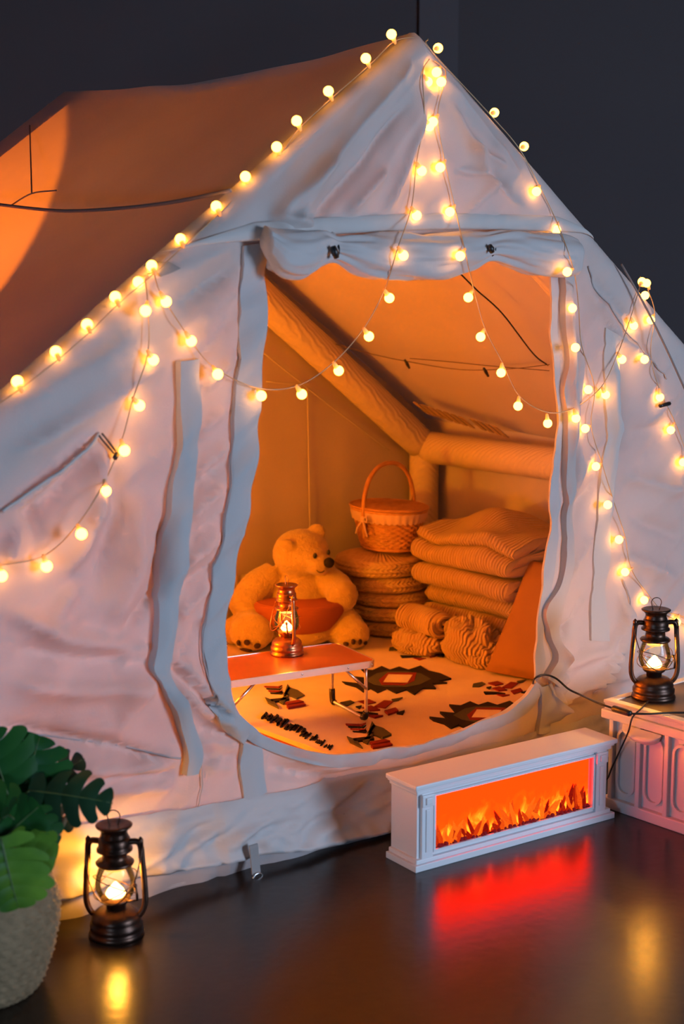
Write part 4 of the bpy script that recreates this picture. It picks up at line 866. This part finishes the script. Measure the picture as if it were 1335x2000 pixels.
for sg in (-1, 1):                                     # two half lids hinged under the handle
    n, m = 48, 14; P = []
    for i in range(m + 1):
        r = i / m; P.append([((RX + 0.004) * r * math.cos(PI * j / n), sg * ((RY + 0.004) * r * math.sin(PI * j / n) + 0.006), 0.158 + 0.010 * (1 - r * r) + 0.0022 * math.sin(30 * PI * j / n + (PI if i % 2 else 0)) * (r > 0.1)) for j in range(n + 1)])
    ld = obj('lid', grid(np.array(P)), 'wicker', bk)
    md = ld.modifiers.new('thick', 'SOLIDIFY'); md.thickness = 0.005
    obj('lid_rim', tube([((RX + .005) * math.cos(a), sg * ((RY + .005) * math.sin(a) + 0.006), 0.159) for a in np.linspace(0, PI, 40)], 0.005, 8), 'wicker', ld)
bw = obj('ribbon_bow', join(ball((-0.138, -0.012, 0.122), (0.007, 0.012, 0.012), 10, 8), tube(smooth_path([(-0.138, -0.014, 0.118), (-0.142, -0.03, 0.09), (-0.138, -0.038, 0.06)], 5), 0.004, 6), tube(smooth_path([(-0.138, -0.010, 0.118), (-0.146, 0.008, 0.09), (-0.146, 0.016, 0.068)], 5), 0.004, 6),
     tube(smooth_path([(-0.138, -0.012, 0.122), (-0.140, -0.034, 0.134), (-0.140, -0.036, 0.116), (-0.138, -0.012, 0.122)], 5), 0.004, 6)), 'lace', bk)

# ------------------------------------------------------------------ folded blankets
def folded(u0, u1, w0, w1, z0, h, layers=2, seed=0, lump=0.0, tilt=0.0):
    """sheet folded over `layers` times, folds showing on the -X side; swept along Y"""
    th = h / layers; pts = []
    for k in range(layers):
        zc = z0 + th * (k + 0.5); a, b = (u1, u0 + th / 2) if k % 2 == 0 else (u0 + th / 2, u1)
        for s in np.linspace(0, 1, 14): pts.append((a + (b - a) * s, zc))
        if k < layers - 1:
            c = u0 + th / 2 if k % 2 == 0 else u1
            sg = -1 if k % 2 == 0 else 1
            for s in np.linspace(0, PI, 9)[1:-1]: pts.append((c + sg * math.sin(s) * th * 0.6, zc + th / 2 - th / 2 * math.cos(s)))
    pts = np.array(pts); t = np.gradient(pts, axis=0); t /= np.linalg.norm(t, axis=1)[:, None] + 1e-9; nn = np.stack([-t[:, 1], t[:, 0]], 1)
    ring = np.vstack([pts + nn * th * 0.48, (pts[-1] + t[-1] * th * 0.35)[None], (pts - nn * th * 0.48)[::-1], (pts[0] - t[0] * th * 0.35)[None]])
    W_ = np.linspace(w0, w1, 60); rows = []
    for i, w in enumerate(W_):
        e = min(i, 59 - i) / 4; sc = 1 - 0.10 * max(0, 1 - e); row = []
        for x, z in ring:
            zz = z0 + h / 2 + (z - z0 - h / 2) * sc
            zz += lump * max(0, (z - z0) / h) * (math.exp(-((x - 1.47) / 0.13) ** 2 - ((w - 1.02) / 0.15) ** 2) + 0.35 * float(vnoise(x * 8 + seed, w * 8, seed))) + tilt * (w1 - w) * -1
            dx = 0.006 * float(vnoise(w * 7, z * 30 + seed, seed + 3))
            row.append((x + dx, w + 0.006 * float(vnoise(x * 10, z * 22, seed + 5)), zz + 0.004 * float(vnoise(x * 9, w * 9, seed + 7))))
        rows.append(row)
    V, Fc = grid(np.array(rows), closev=True); n = len(ring); Fc += [tuple(range(n)), tuple((len(rows) - 1) * n + k for k in range(n))[::-1]]
    return V, Fc
stack = [(1.27, 0.80, 1.20, 0.066, 1, 'lowest folded blanket of the tall pile, half hidden by a rolled blanket'), (1.262, 0.79, 1.205, 0.070, 1, 'folded ribbed blanket second from the bottom of the tall pile'),
         (1.268, 0.765, 1.195, 0.066, 1, 'folded ribbed blanket in the middle of the tall pile'), (1.245, 0.745, 1.205, 0.078, 2, 'folded ribbed blanket just under the thick topmost one'),
         (1.248, 0.735, 1.215, 0.120, 3, 'thick rumpled blanket on top of the tall pile')]
z = RZ + 0.006
for k, (u0, w0, w1, h, ly, lb) in enumerate(stack):
    o = obj('folded_blanket', folded(u0, 1.655, w0, w1, z, h, ly, k * 11 + 2, 0.075 if k == 4 else 0.0), 'blanket'); tag(o, lb, 'blanket', 'blankets piled in the tent'); z += h + 0.004
# rolled and rumpled blankets in front of the pile
def roll_blanket(a, b, r, seed, sq=0.8):
    a = np.array(a); b = np.array(b); d = (b - a) / np.linalg.norm(b - a); s = np.array([-d[1], d[0], 0]); rows = []
    for i, t in enumerate(np.linspace(0, 1, 44)):
        e = min(t, 1 - t); rr_ = r * (1 - 0.25 * max(0, 1 - e / 0.06) ** 2); row = []
        for k in range(40):
            an = 2 * PI * k / 40; f = 1 + 0.10 * float(vnoise(t * 5 + seed, an * 1.2, seed)) + 0.03 * math.sin(t * 90)
            p = a + (b - a) * t + s * (rr_ * f * math.cos(an)) + np.array([0, 0, rr_ * sq * (1 + f * math.sin(an))]); row.append(p)
        rows.append(row)
    V, Fc = grid(np.array(rows), closev=True); Fc += [tuple(range(40)), tuple(43 * 40 + k for k in range(40))[::-1]]
    q = []                                             # spiral of the rolled end
    for an in np.linspace(0.4, 13, 70):
        rr_ = r * an / 14; q.append(a - d * 0.004 + s * (rr_ * math.cos(an)) + np.array([0, 0, r * sq + rr_ * sq * math.sin(an)]))
    return join((V, Fc), tube(q, 0.006, 6))
def lump_blanket(c, r, seed, n=56, m=30):
    rows = []
    for i in range(m + 1):
        a = PI * i / m; row = []
        for k in range(n):
            b = 2 * PI * k / n; f = 1 + 0.16 * float(vnoise(math.cos(b) * 3 + seed, a * 3, seed)) + 0.07 * float(vnoise(b * 4, a * 7, seed + 2)) + 0.03 * math.sin(9 * a + 6 * math.sin(b + seed))
            z = math.cos(a); z = z if z > -0.55 else -0.55
            row.append((c[0] + r[0] * f * math.sin(a) * math.cos(b), c[1] + r[1] * f * math.sin(a) * math.sin(b), c[2] + r[2] * (z + 0.55) * (f if z > -0.5 else 1)))
        rows.append(row)
    return grid(np.array(rows), closev=True)
z0 = RZ + 0.004
o = obj('crumpled_blanket', lump_blanket((1.165, 1.09, z0), (0.085, 0.115, 0.050), 5), 'blanket'); tag(o, 'flattened blanket bundle lying on the rug under the rolled blanket', 'blanket', 'blankets piled in the tent')
o = obj('rolled_blanket', roll_blanket((1.170, 0.985, z0 + 0.062), (1.185, 1.185, z0 + 0.062), 0.060, 8), 'blanket'); tag(o, 'rolled ribbed blanket lying in front of the tall blanket pile', 'blanket', 'blankets piled in the tent')
o = obj('crumpled_blanket', lump_blanket((1.20, 0.875, z0), (0.080, 0.115, 0.095), 14), 'blanket'); tag(o, 'crumpled blanket bundle on the rug between rolled blanket and pillow', 'blanket', 'blankets piled in the tent')
o = obj('crumpled_blanket', lump_blanket((1.185, 0.795, z0), (0.055, 0.06, 0.045), 23), 'blanket'); tag(o, 'small blanket end spilling onto the rug beside the leaning pillow', 'blanket', 'blankets piled in the tent')
# leaning pillow
def pillow(sx, sy, t):
    n = 36; P = []
    for sg in (1, -1):
        R = []
        for i in range(n + 1):
            row = []
            for j in range(n + 1):
                x = -1 + 2 * i / n; y = -1 + 2 * j / n; f = max(0, (1 - x ** 4) * (1 - y ** 4)) ** 0.5; pin = 1 - 0.07 * (1 - abs(x * y)) * max(abs(x), abs(y)) ** 4
                row.append((x * sx * pin, y * sy * pin, sg * (t * f + 0.002) + 0.004 * float(vnoise(x * 4, y * 4, 7)) * f))
            R.append(row)
        P.append(grid(np.array(R)))
    return join(P[0], (P[1][0], [f[::-1] for f in P[1][1]]))
pw_ = thing('leaning_pillow', (1.22, 0.60, RZ + 0.004), 'plain brown cushion leaning against the blankets at the right door edge', 'pillow')
po = obj('pillow_body', pillow(0.20, 0.21, 0.055), 'pillow', pw_)
nx = Vector((-0.80, -0.22, 0.55)).normalized(); ax = Vector((0.10, -0.98, 0.0)); ax = (ax - nx * ax.dot(nx)).normalized(); ay = nx.cross(ax)
Mr = Matrix((ax, ay, nx)).transposed().to_4x4(); Mr.translation = Vector((0.065, -0.055, 0.165)); po.matrix_local = Mr

# ------------------------------------------------------------------ string lights
bulb_me = None; sock_me = None
_dpoly = DOOR
def wdepth(x, y, lift):                               # depth just in front of whatever part of the tent is there
    p = onF(x, y); u = np.array([p[0]]); z_ = np.array([p[2]]); hz = np.interp(p[0], HEM[:, 0], HEM[:, 1])
    if 525 < x < 1122 and 452 < y < 545: return -0.095 - lift * 0.6
    if p[2] > hz - 0.02: n_ = max(gable(u, z_)[0], -0.035)
    elif inside(u, z_, _dpoly)[0]: n_ = 0.02
    else: n_ = max(front(u, z_)[0], -0.035) + (0.012 if x < 480 else (0.026 if 1080 < x < 1128 else (0.008 if x < 1215 else 0.0)))
    return -(n_ + lift)
def string_light(pts, off, label, w=-0.045, wires_before=(), wires_after=(), lean=0.0, roofside=False):
    global bulb_me, sock_me
    def place(x, y, lift=0.0145):
        return Vector(onF(x, y, wdepth(x, y, lift)))
    P = [place(*p[:2]) for p in pts]
    root = thing('string_light', P[0], label, 'string lights', 'globe string lights hung on the tent')
    JP = []
    for i, (p, q) in enumerate(zip(P, pts)):
        dx, dy = q[2:4] if len(q) > 2 else off
        j = place(q[0] + dx, q[1] + dy, 0.012); JP.append((q[0] + dx, q[1] + dy))
        if bulb_me is None:
            b = obj('bulb', ball((0, 0, 0), 0.0118, 16, 10), 'bulb'); bulb_me = b.data
            s = obj('bulb_socket', lathe([(0.0, 0.026), (0.003, 0.026), (0.0045, 0.020), (0.0062, 0.010), (0.006, 0.006)], 10), 'socket'); sock_me = s.data
        else:
            b = bpy.data.objects.new('bulb', bulb_me); COL.objects.link(b); s = bpy.data.objects.new('bulb_socket', sock_me); COL.objects.link(s)
        b.parent = root; b.location = p - P[0]; s.parent = b
        d = (j - p); s.rotation_euler = Vector((0, 0, 1)).rotation_difference(d.normalized()).to_euler()
    px = smooth_path(list(wires_before) + JP + list(wires_after), 8); dep = np.array([wdepth(x, y, 0.010) for x, y in px])
    dep = np.convolve(np.pad(dep, 3, mode='edge'), np.ones(7) / 7, 'valid')
    sp_ = [onF(x, y, d_) for (x, y), d_ in zip(px, dep)]
    o = obj('wire', tube(sp_, 0.0014, 5), 'wire', root, world=True)
    return root
def edge_w(x, y): return 0.015
string_light([(764, 67), (714, 114), (641, 178), (579, 236), (540, 287), (479, 345), (422, 403), (352, 467), (296, 519), (225, 580), (170, 634), (109, 687), (34, 745)], (6, 14),
             'globe string lights running down the left gable edge of the tent', edge_w, [(815, 72)], [(-20, 800)])
dw = lambda x, y: -0.055
string_light([(835, 160), (838, 247), (823, 334), (813, 421), (787, 499), (760, 582), (720, 657), (661, 724), (589, 770), (510, 773), (425, 731), (373, 666), (324, 589)], (-10, -16),
             'globe string lights looping from the peak across the doorway to the left hook', lambda x, y: -0.075 if 430 < y < 540 else -0.05, [(838, 115)], [(300, 532)])
string_light([(852, 141), (861, 160), (845, 238), (859, 327), (878, 414), (898, 500), (914, 581, 10, -17), (938, 658, 8, -17), (978, 728, 2, -20), (1011, 793, 2, -20), (1069, 827, -2, -22), (1124, 817, -4, -20), (1182, 771, -8, -16), (1214, 702, -8, -12), (1237, 636, -6, -16)], (9, -12),
             'globe string lights looping from the peak across the doorway to the right hook', lambda x, y: -0.100 if 430 < y < 540 else -0.05, [(848, 118)], [(1240, 590), (1250, 556)])
string_light([(270, 551, 14, -10), (284, 607, 4, -18), (299, 703, -10, -16), (272, 792, -12, -14), (243, 880, -6, -18), (206, 959, -2, -18), (159, 1043, -8, -18), (91, 1106, -6, -20), (3, 1125, -4, -20)], (-6, -16),
             'globe string lights hanging from the left hook down the left front wall', -0.05, [(300, 532)], [(-40, 1118)])
string_light([(855, 94, -14, 4), (965, 220, -10, 2), (1023, 286, -10, 4), (1047, 374, 6, -10), (1086, 449, 2, -12), (1107, 531), (1117, 602), (1123, 679), (1148, 761), (1142, 837), (1163, 911), (1186, 986), (1208, 1054), (1220, 1117), (1257, 1172)], (12, -6),
             'globe string lights running down the right gable and beside the door to the crate lantern', lambda x, y: (0.02 if y < 300 else (-0.02 if y < 400 else (-0.075 if y < 560 else -0.05))), [(835, 75)], [(1300, 1200), (1345, 1225)])
string_light([(1253, 550, -4, 8), (1262, 553, 4, 8), (1259, 577, 6, -10), (1270, 625, 8, -12), (1258, 702, 12, -12), (1288, 776, -2, -18), (1309, 840, 8, -16), (1333, 903, 6, -16)], (8, -14),
             'globe string lights hanging from the right hook near the right tent edge', -0.05, [(1250, 540)], [(1350, 960)])
string_light([(1321, 1215, 4, -14), (1352, 1228, 4, -14)], (4, -14), 'short end of globe string lights behind the crate lantern', -0.08, [(1300, 1196)], [(1375, 1222)])

# ------------------------------------------------------------------ power cords
c1 = [onF(1040, 1345, 0.03), onF(1043, 1326, -0.035), onF(1062, 1318, -0.05), onF(1085, 1325, -0.055), onF(1110, 1346, -0.07), onF(1135, 1358, -0.12)]
c1 = [tuple(p) for p in c1] + [tuple(onZ(x, y, CH + 0.008)) for x, y in ((1165, 1372), (1195, 1383))]
c2 = [tuple(onZ(x, y, CH + 0.008)) for x, y in ((1232, 1394), (1270, 1394), (1310, 1392), (1350, 1392))]
pc = thing('power_cord', c1[5], 'black power cord with inline switch running from the door onto the crate', 'cord')
obj('cable', tube(smooth_path(c1, 8), 0.0028, 8), 'black', pc, world=True); obj('cable', tube(smooth_path(c2, 8), 0.0028, 8), 'black', pc, world=True)
a = Vector(c1[-1]); b = Vector(c2[0]); obj('inline_switch', tube([a, a + (b - a) * .08, a + (b - a) * .92, b], [0.005, 0.0085, 0.0085, 0.005], 10), 'black', pc, world=True)
c3 = [tuple(onZ(x, y, CH + 0.006)) for x, y in ((1268, 1366), (1250, 1385))] + [tuple(on('x', cx0 - 0.032, x, y)) for x, y in ((1234, 1402), (1226, 1430))] + [tuple(on('x', cx0 - 0.014, x, y)) for x, y in ((1208, 1470), (1194, 1500), (1186, 1520))] + [tuple(on('x', 0.518, x, y)) for x, y in ((1176, 1528),)]
o = obj('lantern_cord', tube(smooth_path(c3, 8), 0.0022, 8), 'black'); tag(o, 'thin black cord hanging from the crate lantern down to the fireplace', 'cord')

# ------------------------------------------------------------------ monstera in a woven basket
pp = onZ(-48, 1905, 0); PXY = (pp[0] - 0.033 + 0.020 * _rt[0], pp[1] - 0.035 + 0.020 * _rt[1])
plant = thing('potted_monstera', (PXY[0], PXY[1], 0), 'artificial monstera plant in a woven seagrass belly basket at the left', 'potted plant')
n, m = 150, 60; P = []
for i in range(m + 1):
    t = i / m; zz = 0.30 * t; r = np.interp(t, [0, 0.06, 0.25, 0.45, 0.58, 0.66, 0.8, 1.0], [0.115, 0.130, 0.150, 0.163, 0.166, 0.158, 0.143, 0.134])
    row = []
    for j in range(n):
        th = 2 * PI * j / n; rw = t * 22; br = 0.0030 * math.sin(36 * th + (1 if int(rw) % 2 else -1) * 5 * ((rw % 1) - 0.5)) - 0.0035 * (0.5 + 0.5 * math.cos(2 * PI * rw)) - 0.005 * math.exp(-((t - 0.60) / 0.012) ** 2)
        row.append(((r + br) * math.cos(th), (r + br) * math.sin(th), zz))
    P.append(row)
V, Fc = grid(np.array(P), closev=True); Fc = [f[::-1] for f in Fc]; Fc.append(tuple(range(n))[::-1])
obj('woven_basket', (V, Fc), 'seagrass', plant); obj('soil', lathe([(0.0, 0.262), (0.136, 0.258)], 30), 'soil', plant)
obj('basket_brim', tube(ell(0.134, 0.134, 0.302), 0.007, 8, closed=True), 'seagrass', plant)
bh = math.radians(-40)
for s in (0.0, PI):
    a = np.linspace(-0.25, 0.25, 14) + bh + s + 0.1; obj('basket_handle', tube(np.stack([(0.142 + 0.034 * np.sin(np.linspace(0, PI, 14))) * np.cos(a), (0.142 + 0.034 * np.sin(np.linspace(0, PI, 14))) * np.sin(a), 0.27 + 0.066 * np.sin(np.linspace(0, PI, 14))], 1), 0.006, 8), 'seagrass', plant)
def monstera(L, lobes=5, seed=0, curl=0.25, wide=0.46, slit=0.5, tap=0.13):
    rr_ = random.Random(seed); parts = []
    def Wd(t): return wide * L * (math.sin(PI * min(1, (t + 0.10) / 1.10)) ** 0.75) * (1.18 - 0.30 * t)
    for sg in (-1, 1):
        tb = np.linspace(-0.02, 1.0, lobes + 1)
        for i in range(lobes):
            t0, t1 = tb[i], tb[i + 1]; G = []
            tipc = rr_.uniform(0.85, 1.05)
            for s in np.linspace(0, 1, 9):
                row = []
                g = 0.0 if s < slit else (s - slit) / (1 - slit)
                for q in np.linspace(0, 1, 6):
                    tc_ = (t0 + t1) / 2; half = (t1 - t0) / 2 * (1 - tap * g ** 0.8); t = tc_ + (q - 0.5) * 2 * half
                    wd_ = Wd(max(0.0, min(1, t))) * tipc * s * (1 - 0.10 * (2 * q - 1) ** 2 * g)
                    y = sg * wd_; x = L * t + 0.34 * wd_ * (0.4 + s) * (0.4 + t) * 0.9 - (0.35 * wd_ if t0 < 0.05 else 0) * s
                    z_ = -curl * (wd_ ** 2) / L * 2.2 - curl * 0.55 * L * t * t + 0.012 * L * math.sin(q * PI) * (1 - s) + 0.01 * L * rr_.uniform(-.3, .3) * 0
                    row.append((x, y, z_))
                G.append(row)
            V, Fc = grid(np.array(G)); parts.append((V, Fc if sg > 0 else [f[::-1] for f in Fc]))
    return join(*parts)
leafspec = [  # tip direction set by: centre px, distance towards the camera from the pot axis, length, heading px vector, facing (0 = faces viewer, 1 = flat), material, lobes, seed
    ((58, 1505), -0.02, 0.135, (0.25, 1.0), 0.25, 'leaf', 5, 1), ((-2, 1500), 0.0, 0.15, (-0.3, 0.9), 0.3, 'leaf', 5, 2),
    ((98, 1522), -0.05, 0.150, (0.75, 0.62), 0.6, 'leaf_dark', 5, 3), ((138, 1553), 0.01, 0.160, (1.0, -0.10), 0.45, 'leaf_dark', 5, 4), ((88, 1592), -0.02, 0.12, (1.0, -0.12), 0.7, 'leaf_dark', 4, 5),
    ((62, 1625), 0.10, 0.105, (0.75, -0.55), 0.35, 'leaf', 5, 6), ((35, 1610), 0.11, 0.10, (0.5, 0.5), 0.4, 'leaf', 5, 7), ((18, 1708), 0.165, 0.135, (0.22, -1.0), 0.15, 'leaf_light', 6, 8), ((-20, 1600), 0.08, 0.15, (-0.5, 0.3), 0.4, 'leaf', 5, 9),
    ((15, 1545), -0.04, 0.13, (0.1, 0.8), 0.5, 'leaf_dark', 5, 10), ((62, 1665), 0.14, 0.09, (1.0, -0.25), 0.3, 'leaf_light', 4, 11)]
_fwh = np.array([_fw[0], _fw[1], 0]); _fwh /= np.linalg.norm(_fwh)
dax = float(np.dot(np.array([PXY[0], PXY[1], 0]) - EYE, _fw * 1.0))
for (px, dc, L, hd_, flat_, m_, lb_, sd_) in leafspec:
    d = ray(*px); base_depth = np.dot(np.array([PXY[0], PXY[1], 0.35]) - EYE, _fw); c = EYE + d * (base_depth - dc)
    h = Vector(_rt) * hd_[0] + Vector(_up) * hd_[1]; h = h.normalized()
    nrm_ = (Vector(-_fw) * (1 - flat_) + Vector((0, 0, 1)) * flat_); nrm_ = (nrm_ - h * nrm_.dot(h)).normalized(); side = nrm_.cross(h)
    R = Matrix((h, side, nrm_)).transposed(); vf = monstera(L, lb_, sd_, 0.22, 0.42 if m_ == 'leaf_dark' else 0.56, {'leaf': 0.62, 'leaf_dark': 0.35, 'leaf_light': 0.86}[m_], 0.38 if m_ == 'leaf_dark' else 0.13)
    org = Vector(c) - h * (L * 0.5) - Vector((PXY[0], PXY[1], 0))
    lo_ = obj('leaf', ([tuple(R @ Vector(v) + org) for v in vf[0]], vf[1]), m_, plant)
    rib = [tuple(R @ Vector((L * t, 0, -0.22 * 0.55 * L * t * t + 0.0012)) + org) for t in np.linspace(0, 0.97, 10)]
    obj('midrib', tube(rib, np.linspace(0.0022, 0.0006, 10), 6), 'stem', lo_)
    b0 = Vector((random.uniform(-.03, .03), random.uniform(-.03, .03), 0.258)); mid = b0 * 0.5 + org * 0.5 + Vector((0, 0, 0.02))
    obj('petiole', tube(smooth_path([tuple(b0), tuple(mid), tuple(org)], 6), 0.0028, 7), 'stem', lo_)
